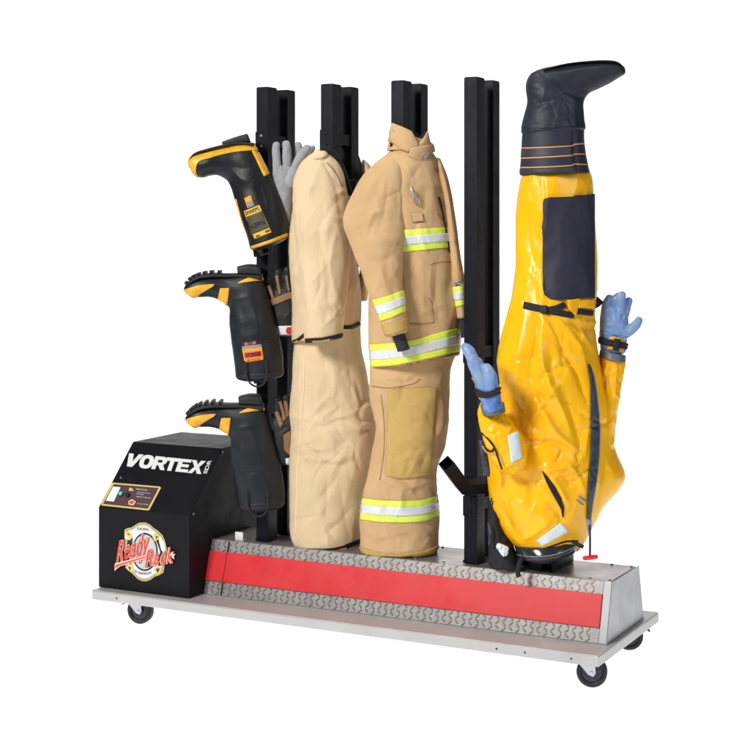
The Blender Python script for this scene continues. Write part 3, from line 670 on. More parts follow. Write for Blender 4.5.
# ================================================================== WORK GLOVES ON THE LEFT POST
GG = 'work gloves on the left post'
def finger(pts, d, m=1.0, dome=.9): return tube([(x, y, d, w, w/FPX*d*.85*m) for x, y, w in pts], n=18, sub=5, dome=dome)
gl = thing('work_glove', 'pale grey suede glove standing fingers up between posts, above the other gloves', 'glove', base_of(283, 215, 5.80), GG)
D = 5.80
gp = [loft([(273.5, 222, 291, 224, D, .03), (273, 205, 292, 206, D, .033), (272.5, 185, 293.5, 184, D, .030), (272.6, 168, 294, 170, D, .024)], n=28, dome=.3),
      finger([(277.2, 175, 4.4), (276.5, 160, 4.2), (276, 150, 4.1), (276.2, 145, 3.9)], D-.01), finger([(286, 176, 5), (287.2, 162, 5), (286.8, 150, 4.6), (286.2, 144, 4.2)], D+.004),
      finger([(290, 184, 5.2), (295.5, 168, 5), (302, 155, 4.8), (307, 148.5, 4.4)], D-.022), finger([(292, 178, 4), (297.5, 162, 4), (299, 151, 4), (298.2, 144.5, 3.6)], D+.03), finger([(302, 165, 4), (309, 152, 4), (312.5, 148, 3.2)], D+.04)]
gf = random_folds(273, 306, 145, 215, 22, 75, 40, (8, 22), (1.2, 2.4), (.8, 1.8), 3)
g1 = link('hand', fuse(gp, 'hand', .0028, 2, gf, [((40, 40, 40), 1.2, 'n')]), M['glove'], gl); TG = bvh_of(g1)
line(TG, [(281.6, 156), (281.8, 163), (281.6, 170)], .6, 'seam', M['greyp'], gl, dref=D)
def dark_glove(dx, dy, label, flip):
    t = thing('work_glove', label, 'glove', base_of(283+dx, 330+dy, 5.83), GG); D = 5.83
    q = lambda L: [(x+dx, y+dy, w) for x, y, w in L]
    p = [loft([(273+dx, 333+dy, 297+dx, 333+dy, D, .028), (272+dx, 315+dy, 299+dx, 314+dy, D, .034), (270+dx, 300+dy, 301+dx, 298+dy, D, .030), (270+dx, 292+dy, 301+dx, 290+dy, D, .022)], n=28, dome=.3),
         finger(q([(272.5, 300, 4.2), (270, 288, 4.0), (268.5, 279, 3.8)]), D-.01), finger(q([(280.5, 298, 4.4), (279, 284, 4.3), (278, 272, 4)]), D), finger(q([(289, 296, 4.4), (288, 282, 4.2), (287, 270, 4)]), D-.004), finger(q([(297, 298, 4.2), (296.5, 286, 4), (296, 276, 3.8)]), D)]
    h = link('hand', fuse(p, 'hand', .003, 2, random_folds(268+dx, 300+dx, 275+dy, 330+dy, 16, 20, 50, (8, 18), (1.2, 2.2), (.8, 1.8), 5+int(dy)), [((40, 40, 40), 1.2, 'n')]), M['gblack'], t)
    T = bvh_of(h); L = lambda *a: [(x+dx, y+dy) for x, y in a]
    if not flip:
        patch(T, L((269.5, 300), (279, 296.5), (291, 291.5), (300, 290)), L((272, 306), (280, 303), (290, 299), (299, 299)), 'knuckle_guard', M['gtan'], t, .003, .004, dref=D, curve=True)
        for a, b_, c, d_ in (((267.5, 286), (269.8, 285), (274.8, 298), (272, 299.5)), ((275.5, 276), (278, 275), (281.5, 294), (279, 295)), ((285.5, 276), (287.5, 275.5), (290, 291), (288, 292))):
            patch(T, L(a, b_), L(d_, c), 'finger_strip', M['gtan'], t, .003, .003, dref=D)
    else:
        for a, b_, c, d_ in (((275.8, 284), (279, 283), (284.5, 296), (281, 300)), ((279.5, 274), (283, 272.5), (287.5, 291), (284, 294)), ((285, 273), (288, 272.5), (290.5, 287), (287.5, 290))):
            patch(T, L(a, b_), L(d_, c), 'finger_strip', M['gtan'], t, .003, .003, dref=D)
        patch(T, L((284.5, 307), (292, 302)), L((285, 322), (292, 328)), 'palm_patch', M['gtan'], t, .003, .003, dref=D)
    return t, T
t2, T2 = dark_glove(0, 0, 'black leather glove with brown knuckle band and white cuff tag, behind the middle boot', False)
tg = patch(T2, [(277.8, 326), (292, 325.6)], [(279.5, 334.8), (292, 334.6)], 'cuff_tag', M['wht'], t2, .003, .002, dref=5.83)
poly(T2, [(286, 329.5), (287.5, 327), (291, 327), (291, 333.6), (287.5, 333.8), (286, 332)], 'tag_print', M['lab_r'], tg, .004)
t3, T3 = dark_glove(-1, 128, 'black leather glove with three tan finger strips, lowest glove beside the bottom boot', True)
patch(T3, [(285.5, 458.5), (289.5, 457.5)], [(286, 465), (289.5, 465.5)], 'cuff_tag', M['wht'], t3, .003, .002, dref=5.83)

# ================================================================== PLAIN TAN COAT AND TROUSERS
D = 5.80
c2 = thing('fire_coat', 'plain light tan coat without stripes, hung with black lining open at the neck', 'coat', base_of(325, 340, D), 'fire coats')
body = [(305, 158, 333, 152, D, .055), (297, 178, 344, 172, D, .095), (292.5, 205, 352, 200, D, .115), (290, 240, 356.5, 235, D, .125), (291, 270, 360, 268, D, .13), (292.5, 300, 361.5, 298, D, .135), (292, 325, 360.5, 318, D, .138), (291.8, 343, 359.5, 325, D, .14)]
F2 = [([(318, 165), (311, 200), (306, 260), (309, 330)], 4, 3.5), ([(330, 175), (338, 220), (336, 290)], 6, 4), ([(345, 190), (349, 240), (352, 310)], 4, -6), ([(322, 220), (318, 260), (326, 310)], 6, -4), ([(300, 190), (297, 240), (300, 300)], 4, -3.5),
      ([(340, 180), (345, 215), (346, 260)], 3, 4), ([(310, 280), (325, 290), (345, 286)], 4, 2.5), ([(314, 245), (330, 238), (346, 246)], 4, 2.5)]+random_folds(292, 360, 165, 335, 34, 80, 32, (20, 60), (2, 4.5), (1.2, 3.4), 21)
cb = link('body', fuse([loft(body, n=56, dome=.15, dome2=.02)], 'body', .005, 3, F2, [((5, 8, 2.5), 7, 'n'), ((10, 10, 2.4), 3.6, 'ridge'), ((30, 30, 22), .6, 'ridge')], 1.5), M['tan1'], c2)
# near sleeve
slv = [(316, 151, 330, 149.5, D-.08, .040), (301, 163, 341, 164, D-.09, .072), (294, 188, 346, 186, D-.10, .088), (294.5, 225, 347.5, 222, D-.115, .088), (298, 262, 349, 260, D-.135, .082), (301, 300, 346, 297, D-.150, .078), (303.5, 322, 343.5, 320, D-.155, .075), (305.5, 341.5, 341.8, 336.5, D-.155, .073)]
cs = link('sleeve', fuse([loft(slv, n=48, dome=.25, dome2=.02)], 'sleeve', .0045, 3, [([(322, 158), (309, 195), (305, 250), (307, 330)], 3.5, 4.5), ([(330, 170), (338, 195), (342, 230)], 4, -5), ([(325, 200), (320, 240), (330, 280), (326, 320)], 5, -5), ([(336, 230), (330, 265), (338, 305)], 4, 4.5), ([(310, 300), (322, 306), (340, 300)], 3, 3),
      ([(308, 236), (322, 230), (340, 240)], 3.5, 3), ([(302, 185), (306, 215), (303, 240)], 3, -3)]+random_folds(300, 345, 170, 330, 30, 78, 34, (15, 50), (1.6, 3.6), (1, 3), 22), [((6, 8, 3), 6, 'n'), ((11, 11, 2.6), 3.6, 'ridge'), ((30, 30, 22), .6, 'ridge')], 1.5), M['tan1'], c2)
Tcs = bvh_of(cs); Tcb = bvh_of(cb)
patch(Tcs, [(305.5, 338.5), (322, 337.5), (342.3, 333.3)], [(306, 342.3), (322, 341.3), (342.3, 337.2)], 'cuff_binding', M['lining'], c2, .002, .003, wrap=False, dref=D-.18)
line(Tcb, [(292, 342), (298, 340), (305, 334.5)], 3, 'hem_binding', M['lining'], c2, off=.004, dref=D)
line(Tcb, [(341, 327), (350, 327), (359.5, 323)], 3.4, 'hem_binding', M['lining'], c2, off=.004, dref=D)
line(Tcs, [(304, 162), (313, 160), (327, 163)], 1.0, 'seam', M['seam'], c2, dref=D-.1)
line(Tcs, [(327, 163), (335, 172), (342, 186)], .9, 'seam', M['stitch'], c2, dref=D-.1)
# yoke + open black collar
yk = [(308, 160, 330, 156, D-.10, .05), (312, 153.5, 331, 150.5, D-.09, .045), (320, 149.2, 329, 149.2, D-.08, .02)]
link('shoulder_yoke', fuse([loft(yk, n=30, dome=.3)], 'yoke', .004, 2, random_folds(308, 332, 148, 162, 8, 20, 30, (8, 18), (1.5, 2.5), (1.5, 3), 5), [((30, 30, 30), 2, 'n')], 1.45), M['tan1'], c2)
lin = [tube([(322, 148, D-.12, 3.0, .02), (332, 153, D-.11, 3.6, .02), (340, 165, D-.09, 3.4, .02), (346, 180, D-.07, 3.2, .02), (351, 194, D-.05, 3, .02)], n=20, sub=5, dome=.6),
       loft([(345, 182, 358, 180, D+.0, .03), (344, 198, 357, 194, D, .03), (349, 214, 353, 212, D, .02)], n=20, dome=.3)]
link('collar_lining', fuse(lin, 'lining', .003, 2, [], [((30, 30, 30), 2, 'n')]), M['lining'], c2)
far = [tube([(356.8, 156, D+.02, 2.2, .01), (358, 168, D+.02, 4.4, .014), (357.5, 185, D+.02, 5.2, .014), (354, 200, D+.02, 4, .012)], n=20, sub=5, dome=.5)]
link('collar_flap', fuse(far, 'flap', .003, 2, [([(359, 160), (361.5, 175), (363, 186)], 1.2, 2.5)], [((30, 30, 30), 1.5, 'n')]), M['lining'], c2)
fs = [(362.5, 159.5, 364, 159, D+.06, .02), (361.5, 164, 370, 165, D+.08, .05), (361, 172, 374, 173, D+.09, .07), (360.5, 185, 378, 185, D+.10, .08), (360, 200, 378, 200, D+.1, .08), (360, 230, 374, 230, D+.1, .07), (359, 300, 368, 300, D+.1, .06)]
link('sleeve', fuse([loft(fs, n=36, dome=.4)], 'sleeve', .0045, 3, random_folds(360, 376, 165, 200, 8, 70, 30, (10, 25), (1.5, 3), (1, 2.5), 6), [((10, 10, 6), 4, 'n')], 1.45), M['tan1'], c2)
line(Tcb, [(363, 240), (364, 262), (366, 290)], 1, 'seam', M['stitch'], c2, dref=D)

D = 5.83
p2 = thing('fire_trousers', 'plain light tan trousers with crumpled knee, standing under the plain coat', 'trousers', base_of(326, 550, D), 'fire trousers')
tr2 = [(294, 325, 360, 320, D, .10), (292.8, 350, 361, 345, D, .115), (291.5, 380, 368, 372, D, .12), (290.5, 405, 373.5, 398, D, .125), (290, 420, 377.5, 420, D, .13), (290, 440, 377, 440, D, .13), (289.6, 465, 370, 466, D, .125), (289.2, 490, 364, 490, D, .12), (288.8, 515, 362.5, 516, D, .118), (289.2, 535, 361.5, 538, D, .115), (294, 548.5, 360, 545, D, .11)]
Z8 = lambda L: [(280+x/7.5, 380+y/7.5) for x, y in L]
F3 = [(Z8([(350, 160), (420, 205), (330, 270), (290, 350)]), 3, 5), (Z8([(200, 300), (250, 240), (350, 165)]), 3.2, 4), (Z8([(220, 320), (300, 355), (370, 350)]), 2.4, -6), (Z8([(360, 340), (450, 300), (600, 330)]), 3, -5), (Z8([(380, 300), (480, 270), (590, 300)]), 3, 6), (Z8([(400, 345), (480, 375), (590, 375)]), 3, 5.5),
      (Z8([(590, 250), (620, 190), (710, 110)]), 2.4, -7), (Z8([(580, 240), (620, 300), (720, 310)]), 2.6, -6), (Z8([(600, 350), (650, 340), (720, 330)]), 2.2, 5), (Z8([(580, 430), (650, 380), (700, 370)]), 2.6, -5), (Z8([(640, 230), (680, 200), (720, 170)]), 5, 7),
      (Z8([(160, 440), (220, 520), (340, 590)]), 2.4, -6), (Z8([(180, 470), (260, 520), (400, 510)]), 3, 4.5), (Z8([(250, 640), (400, 640), (580, 610)]), 3.5, -5), (Z8([(240, 590), (400, 600), (560, 570)]), 4, 4), (Z8([(410, 440), (480, 480), (570, 470)]), 3, -5), (Z8([(570, 480), (560, 560), (600, 680)]), 3, -5),
      (Z8([(520, 0), (560, 100), (600, 220)]), 3.5, 5), (Z8([(570, 0), (600, 100), (620, 180)]), 2.4, -5), (Z8([(560, 500), (550, 540), (545, 580)]), 3, 5), ([(345, 330), (350, 370), (352, 400)], 3, -4), ([(330, 345), (334, 380), (325, 405)], 5, 3),
      ([(310, 480), (325, 500), (350, 505)], 5, 3.5), ([(306, 420), (304, 470), (300, 530)], 2, 3), ([(340, 480), (344, 510), (350, 540)], 4, -3.5), ([(300, 350), (302, 400), (301, 430)], 2.2, 2.5),
      ([(312, 515), (330, 522), (352, 515)], 4, 2.5)]+random_folds(292, 368, 400, 470, 26, 10, 35, (12, 34), (1.6, 3.2), (1, 3), 31)+random_folds(292, 362, 345, 545, 22, 80, 25, (20, 50), (2, 4), (.8, 2.2), 32)
pt = link('legs', fuse([loft(tr2, n=60, dome=.04, e=.92)], 'legs', .0045, 2, F3, [((5, 8, 4), 6, 'n'), ((10, 10, 5), 2.4, 'ridge'), ((30, 30, 22), .6, 'ridge')], 1.45), M['tan1'], p2); TP = bvh_of(pt)
line(TP, [(303, 346), (304, 380), (302, 412), (299.5, 440), (297, 470), (295.5, 535)], .9, 'side_seam', M['seam'], p2, dref=D)
line(TP, [(290.5, 541), (297, 548.8), (312, 549.6), (330, 549.4), (346, 546), (360, 542)], 2.2, 'hem_binding', M['lining'], p2, dref=D)
line(TP, [(346, 546.5), (354, 543.5), (361, 541)], 4.5, 'hem_binding', M['lining'], p2, dref=D)
link('leg_lining', mesh_of([loft([(298, 545, 358, 543, D, .10), (302, 551.8, 357, 549.5, D, .085)], n=40)]), M['lining'], p2)

# ================================================================== STRIPED COAT AND TROUSERS
D = 5.66
c3 = thing('fire_coat', 'darker tan coat with lime and silver stripes, collar closed round its post', 'coat', base_of(414, 358, D), 'fire coats')
cbody = [(391, 150, 428, 146, D, .06), (378, 163, 437, 158, D, .10), (368, 182, 444, 180, D, .118), (366, 205, 450, 205, D, .125), (367, 235, 455, 232, D, .13), (368, 265, 458.5, 262, D, .132), (368.5, 300, 460, 295, D, .135), (369, 330, 460.3, 322, D, .138), (369.8, 350, 460, 342, D, .14), (371, 366, 459.5, 355, D, .14)]
F4 = [([(402, 160), (396, 200), (398, 260), (402, 330)], 3.5, -4.5), ([(420, 256), (424, 290), (422, 330)], 5, 3), ([(440, 256), (436, 290), (442, 330)], 4, -3.5), ([(432, 262), (430, 285), (434, 318)], 3, 3), ([(404, 165), (408, 200), (406, 225)], 5, 3), ([(428, 165), (433, 190), (440, 225)], 4, 3), ([(395, 158), (388, 175), (372, 200)], 4, 4), ([(405, 322), (420, 323), (434, 322)], 1.4, -1.8), ([(432, 300), (434, 312), (434, 324)], 1.2, -1.8)]+random_folds(400, 456, 165, 335, 26, 85, 28, (20, 55), (2.2, 4.5), (.8, 2.4), 41)
cb3 = link('body', fuse([loft(cbody, n=60, dome=.05, dome2=.01)], 'body', .005, 3, F4, [((5, 8, 4), 5, 'n'), ((9, 9, 6), 2.8, 'ridge'), ((30, 30, 22), .7, 'ridge')], 1.4), M['tan2'], c3); T4 = bvh_of(cb3)
sl3 = [(384, 158, 402, 158, D-.03, .05), (367, 171, 408, 170, D-.045, .078), (354, 191, 410, 190, D-.055, .090), (345.5, 210, 409, 208, D-.07, .092), (344.0, 225, 406, 222, D-.09, .090), (349.5, 242, 404, 238, D-.115, .084), (356.5, 262, 403, 256, D-.135, .076), (364, 285, 402.5, 277, D-.15, .070), (372, 302, 403.5, 293, D-.16, .066), (380, 321, 406, 312, D-.17, .060), (385.5, 336, 408, 329.5, D-.17, .056)]
F5 = [([(350, 222), (362, 228), (385, 224)], 4, -4), ([(352, 212), (368, 215), (392, 208)], 5, 4.5), ([(360, 252), (380, 262), (398, 250)], 4, -4), ([(362, 240), (380, 240), (400, 240)], 5, 3.5), ([(372, 180), (366, 200), (358, 215)], 4, 4), ([(388, 175), (386, 205), (380, 225)], 4, -4), ([(380, 262), (384, 280), (388, 292)], 4, 3), ([(398, 175), (400, 200), (399, 230)], 3, 3)]+random_folds(350, 402, 175, 300, 26, 60, 40, (12, 36), (1.8, 3.6), (.8, 2.4), 42)
s3 = link('sleeve', fuse([loft(sl3, n=50, dome=.1)], 'sleeve', .0045, 2, F5, [((6, 8, 5), 5, 'n'), ((10, 10, 8), 3.0, 'ridge'), ((30, 30, 22), .7, 'ridge')], 1.5), M['tan2'], c3); T5 = bvh_of(s3)
sr3 = [(435, 158, 440, 158, D+.0, .03), (438, 175, 446.5, 174, D-.02, .05), (443, 200, 452.5, 198, D-.03, .055), (447, 232, 457, 230, D-.04, .055), (450, 262, 461.5, 260, D-.05, .05), (452.5, 285, 465, 283, D-.06, .048), (456, 308, 466, 305, D-.06, .045), (457.5, 318, 466.3, 316, D-.06, .043)]
s4 = link('sleeve', fuse([loft(sr3, n=36, dome=.1)], 'sleeve', .004, 2, random_folds(440, 464, 180, 310, 14, 80, 25, (14, 40), (1.4, 2.6), (.8, 1.8), 43), [((10, 10, 7), 3, 'n')], 1.45), M['tan2'], c3); T6 = bvh_of(s4)
def band(T, top, bot, par, dref, wrap=False, nm='reflective_stripe'):
    top = np.array(resample(top, 12)); bot = np.array(resample(bot, 12))
    f = lambda t: [tuple(p) for p in top*(1-t)+bot*t]
    o = patch(T, f(0), f(.30), nm, M['lime'], par, .0022, .003, dref=dref, wrap=wrap)
    patch(T, f(.28), f(.70), 'silver_strip', M['silver'], o, .0034, .003, dref=dref, wrap=wrap)
    patch(T, f(.70), f(1), 'lime_strip', M['lime'], o, .0022, .003, dref=dref, wrap=wrap)
band(T4, [(400, 230.3), (425, 228.5), (448.3, 227.6)], [(400.8, 252.2), (425, 250), (450.4, 247.2)], c3, D)
band(T4, [(369.7, 344.5), (392, 343), (414.7, 339.5), (438, 333), (460.5, 327.3)], [(371.2, 366.6), (395, 365), (428.6, 358.5), (459.5, 351)], c3, D, wrap=True)
band(T5, [(372.6, 300), (388, 296), (403.6, 290)], [(380.5, 321), (393, 317), (406.4, 310.5)], c3, D-.17, wrap=True)
band(T6, [(452.3, 287.2), (465.4, 285)], [(455, 307), (466.2, 304.6)], c3, D-.06, wrap=True)
link('wristlet', mesh_of([loft([(390, 330, 404.5, 327, D-.17, .032), (392.5, 337, 405, 334, D-.17, .030), (397.5, 351.6, 409.7, 348.6, D-.17, .026)], n=28, dome=.1)]), M['knit'], c3)
link('wristlet', mesh_of([loft([(458.5, 316, 465.3, 314, D-.06, .03), (459.5, 325, 466.5, 323, D-.06, .028), (461, 338, 467.5, 336, D-.06, .022)], n=28, dome=.1)]), M['knit'], c3)
patch(T5, [(382.5, 325.5), (395, 322.3), (406.8, 317.5)], [(385.3, 335.5), (396, 333), (407.8, 329)], 'cuff_band', M['khaki'], c3, .0018, .003, dref=D-.17)
# collar wrapped round the post
V, F_ = loft([(389, 133, 431.5, 146, D+.0, .075), (391.5, 122.8, 428, 131.5, D+.01, .07)], n=48, sub=8, cap=False)
V2, F2_ = loft([(387.5, 150.5, 434.5, 152, D, .082), (389, 141, 433.5, 146, D, .08), (390, 130, 431.8, 144, D, .076)], n=48, sub=6, cap=False)
cm = mesh_of([(V2, F2_)], 'collar'); link('collar', cm, M['tan2'], c3, True, solid=.006)
# two collar wings meeting in a V
def wing(top, bot, dth, nm='collar_wing'):
    A = resample(top, 16); B = resample(bot, 16); Vv = []; Ff = []
    for j in range(9):
        t = j/8
        for i in range(16):
            p = A[i]*(1-t)+B[i]*t; u = (p[0]-410)/22
            Vv.append(tuple(at(p[0], p[1], D-.075*math.sqrt(max(.03, 1-min(1, u*u)*.97))-dth-.006*math.sin(t*3)))) 
    for j in range(8):
        for i in range(15): a = j*16+i; Ff.append((a, a+1, a+17, a+16))
    me = bpy.data.meshes.new(nm); me.from_pydata(Vv, [], Ff); me.update(); return link(nm, me, M['tan2'], c3, True, solid=.005)
wing([(392, 122.7), (404, 127.5), (412, 131.5), (418, 144)], [(388.5, 140), (400, 149), (409, 152.5), (418.3, 146)], .018)
wing([(418.5, 145), (424, 137), (427.5, 131), (429.3, 139.5)], [(410.5, 152), (418, 153.5), (426, 151), (431.5, 146)], .012)
wing([(411, 148), (420, 146), (433, 144.5)], [(408, 156), (420, 161), (432, 158)], .024, 'throat_tab')
link('collar_lining', mesh_of([loft([(416, 140, 427.5, 129.5, D+.0, .03), (414, 148, 429, 140, D-.01, .05)], n=24)]), M['lining'], c3)
def clip(L, r, m=M['chrome']):
    cord(L, r, 'snap_hook', m, c3)
clip([(422.5, 159, D-.125), (422.8, 155, D-.13), (426, 153, D-.132), (428.6, 153.4, D-.13), (425.5, 157.5, D-.132), (426, 161.5, D-.13)], .0026, M['greyp'])
clip([(410.5, 187.5, D-.135), (412, 192, D-.14), (411.5, 196, D-.14), (413, 201.5, D-.14), (416, 203.6, D-.14), (416.3, 199, D-.14), (414, 193.5, D-.14), (412.2, 189.5, D-.14)], .0022)
link('snap', mesh_of([loft([(392.6, 129.3, 395.2, 129.3, D-.075, .004), (392.8, 130.9, 395, 130.9, D-.075, .004)], n=14, dome=.5)]), M['chrome'], c3)
cl = patch(T4, [(409.5, 187), (412, 186.6)], [(414.8, 204.5), (417.4, 204.2)], 'hook_strap', M['tan2'], c3, .003, .004, dref=D)
patch(T4, [(412.3, 214), (422.5, 213.4)], [(413.5, 222), (423.5, 221.4)], 'microphone_tab', M['tan2'], c3, .005, .006, dref=D)
line(T4, [(412.3, 222.6), (423.7, 222)], .8, 'seam', M['stitch'], c3, dref=D)
line(T4, [(438.3, 197), (442, 212), (445.6, 232), (449.5, 253)], 1.5, 'zip', M['lining'], c3, off=.0045, dref=D)
line(T4, [(437, 213), (444, 222), (451, 223)], .7, 'seam', M['stitch'], c3, dref=D)
line(T4, [(400.5, 254), (403, 270), (401, 290), (404, 318)], .7, 'seam', M['stitch'], c3, dref=D)
line(T4, [(405, 323.5), (420, 324.3), (434, 322.5)], .8, 'pocket_seam', M['stitch'], c3, dref=D)
line(T4, [(428, 297.5), (432, 304), (434, 322)], .7, 'pocket_seam', M['stitch'], c3, dref=D)
line(T4, [(429, 265), (440, 262), (452, 262)], .6, 'seam', M['stitch'], c3, dref=D)
line(T4, [(434, 168), (439, 172), (441, 178)], .8, 'seam', M['stitch'], c3, dref=D)
link('pen', mesh_of([tube([(452.3, 283.5, D-.115, 1.3, .005), (458, 282.4, D-.115, 1.6, .006), (463.5, 284.5, D-.115, 1.3, .005)], n=12)]), M['chrome'], c3)
line(T4, [(371.5, 368.0), (395, 366.6), (428.6, 360.2), (459.5, 353)], 1.0, 'hem_seam', M['stitch'], c3, dref=D)

D = 5.68
p3 = thing('fire_trousers', 'darker tan trousers with mustard knee patch and one lime and silver stripe', 'trousers', base_of(402, 558, D), 'fire trousers')
tr3 = [(371, 355, 459, 346, D, .11), (370, 378, 452, 365, D, .112), (370.5, 395, 449, 385, D, .115), (375, 415, 448, 410, D, .118), (377, 430, 447.5, 430, D, .118), (373.5, 452, 443, 452, D, .115), (368.5, 474, 437, 474, D, .11), (363.5, 495, 438, 492, D, .11), (361.5, 512, 439, 510, D, .11), (359.3, 530, 438.5, 530, D, .11), (359.3, 545, 438.5, 542, D, .11), (360, 553, 437.5, 549, D, .108)]
F6 = [([(372, 385), (395, 378), (415, 380)], 3, 4), ([(375, 375), (400, 384), (425, 372)], 3, -4), ([(387, 392), (386, 430), (387, 478)], 1.6, -3.5), ([(438, 388), (436, 430), (431, 474)], 1.6, -3.5), ([(444, 395), (442, 430), (436, 465)], 3, 4), ([(392, 480), (405, 488), (430, 482)], 3, 4.5), ([(380, 485), (400, 480), (420, 494)], 2.6, -3.5), ([(372, 470), (385, 486), (398, 490)], 3, -3.5),
      ([(383, 400), (380, 430), (374, 470)], 3, 3.5), ([(395, 400), (410, 406), (430, 400)], 4, 2.5), ([(392, 448), (410, 440), (430, 450)], 4, 3), ([(390, 418), (410, 424), (432, 418)], 5, -3), ([(395, 468), (412, 460), (428, 470)], 3, -3), ([(365, 530), (385, 538), (410, 530)], 4, 3.5), ([(375, 545), (400, 536), (432, 546)], 4, -3.5), ([(364, 548), (385, 552), (420, 549)], 2.5, 2.5), ([(420, 525), (430, 532), (437, 545)], 3, -3)]+random_folds(365, 440, 380, 555, 40, 15, 45, (12, 36), (1.6, 3.4), (.7, 2.2), 51)
pt3 = link('legs', fuse([loft(tr3, n=60, dome=.03, e=.95)], 'legs', .0045, 2, F6, [((5, 8, 5), 5, 'n'), ((10, 10, 9), 3.4, 'ridge'), ((30, 30, 24), .8, 'ridge')], 1.5), M['tan2'], p3); T7 = bvh_of(pt3)
patch(T7, [(388.7, 391), (400, 388.8), (425, 387.4), (436.5, 388.4)], [(386.3, 476), (400, 478.5), (415, 478), (430, 474.5)], 'knee_patch', M['khaki'], p3, .0025, .004, dref=D)
band(T7, [(362, 498), (380, 500.3), (401, 501), (424, 500), (439.2, 494.6)], [(360.5, 519.4), (380, 522), (404, 522.6), (424, 521.4), (439.4, 514)], p3, D, wrap=True)
patch(T7, [(359.5, 546.5), (375, 552), (400, 554.8), (425, 551), (438.5, 545)], [(361, 554), (375, 559.6), (400, 561.4), (425, 558.5), (437.5, 551)], 'hem_guard', M['khaki'], p3, .002, .004, wrap=False, dref=D)
line(T7, [(372, 386), (390, 388), (412, 384), (420, 379)], .8, 'seam', M['stitch'], p3, dref=D)
line(T7, [(381, 395), (384, 420), (384, 450), (380, 480)], .7, 'side_seam', M['stitch'], p3, dref=D)
link('leg_lining', mesh_of([loft([(366, 548, 436.5, 543, D+.02, .10), (368, 557, 437.8, 553.5, D+.02, .09)], n=40)]), M['lining'], p3)

# ================================================================== YELLOW SUIT HUNG UPSIDE DOWN
D = 5.43
ys = thing('protective_suit', 'glossy yellow hooded chemical suit hung upside down with boot on top and gloves attached', 'protective suit', base_of(548, 560, D))
bd = [(522, 172, 588, 170, D, .10), (519, 182, 592, 180, D, .115), (518, 210, 594, 208, D, .12), (518.6, 240, 595, 240, D, .125), (519, 264, 595, 265, D, .13), (514.5, 288, 594.5, 288, D, .135), (509, 310, 592, 308, D, .14), (502, 335, 592, 333, D, .15), (496, 358, 597, 356, D, .16), (498, 378, 603, 376, D, .165), (500, 400, 608, 400, D, .17), (493, 430, 610, 430, D, .175), (487, 455, 615, 452, D, .18), (487.5, 480, 624, 478, D, .18), (490.5, 508, 605, 506, D, .175), (500, 534, 591, 526, D, .16), (516, 549, 582, 542, D, .13)]
Z3 = lambda L: [(430+x/3.41, 380+y/3.41) for x, y in L]
Z2 = lambda L: [(450+x/3.75, 220+y/3.75) for x, y in L]
F7 = [(Z2([(290, 0), (295, 80), (325, 190), (320, 300)]), 2.2, -5), (Z2([(270, 60), (280, 160), (300, 280)]), 4, 5), (Z2([(310, 60), (320, 180), (335, 290)]), 2.4, 4), (Z2([(320, 340), (325, 450), (300, 560), (310, 680)]), 3, -8), (Z2([(280, 350), (270, 450), (250, 560)]), 6, 5), (Z2([(345, 380), (340, 480), (370, 600), (420, 690)]), 4, 8),
      (Z2([(370, 360), (420, 480), (470, 560), (520, 680)]), 3, -9), (Z2([(400, 370), (470, 460), (510, 560)]), 4, 8), (Z2([(340, 520), (370, 600), (380, 680)]), 2.4, 6), (Z2([(450, 390), (500, 410), (550, 400)]), 2.2, -5), (Z2([(460, 375), (520, 385), (560, 375)]), 2, 5), (Z2([(450, 400), (500, 450), (530, 500)]), 2.6, 6), (Z2([(380, 560), (400, 540), (440, 560)]), 2.2, 5),
      (Z3([(290, 100), (330, 200), (420, 215), (500, 250)]), 3, -9), (Z3([(250, 0), (310, 100), (370, 180)]), 5, -6), (Z3([(380, 100), (430, 180), (500, 240)]), 4, 9), (Z3([(400, 20), (440, 80), (480, 170)]), 4, 8), (Z3([(360, 30), (400, 100), (440, 140)]), 3, -7), (Z3([(460, 60), (490, 140), (520, 220)]), 3.2, -7), (Z3([(380, 290), (440, 300), (520, 270)]), 3, 7), (Z3([(390, 300), (430, 350), (470, 420)]), 3, 8), (Z3([(440, 310), (480, 350), (520, 330)]), 3, -7), (Z3([(470, 290), (500, 320), (530, 380)]), 3, 6),
      (Z3([(300, 320), (340, 360), (350, 440)]), 4, -4), (Z3([(240, 330), (280, 420), (320, 500)]), 5, 4), (Z3([(220, 420), (270, 500), (330, 560)]), 4, -4), (Z3([(400, 420), (440, 460), (450, 490)]), 3, -5), (Z3([(260, 400), (330, 430), (400, 480)]), 4, 5), (Z3([(300, 550), (360, 520), (420, 470)]), 3, 4),
      (Z3([(590, 60), (600, 160), (620, 260)]), 4, 7), (Z3([(610, 40), (615, 160), (625, 260)]), 2.4, -7), (Z3([(580, 180), (610, 280), (640, 330)]), 4, 5), (Z3([(600, 300), (590, 380), (570, 430)]), 5, -4)]
F7 = [(p_, w_*1.05, a_*1.6) for p_, w_, a_ in F7]
F7 = F7+random_folds(498, 600, 330, 480, 44, 60, 45, (14, 50), (1.5, 3.6), (1.5, 4.5), 61)+random_folds(490, 615, 460, 545, 30, 40, 50, (12, 36), (1.8, 3.6), (1, 3), 62)+random_folds(520, 545, 180, 300, 16, 90, 12, (20, 60), (1.4, 2.6), (1.5, 3), 63)
yb = link('body', fuse([loft(bd, n=64, dome=.25)], 'body', .005, 2, F7, [((5, 7, 2.2), 13, 'n'), ((11, 11, 4), 4.5, 'ridge'), ((24, 24, 14), 1.0, 'ridge')], 1.2), M['yellow'], ys); T8 = bvh_of(yb)
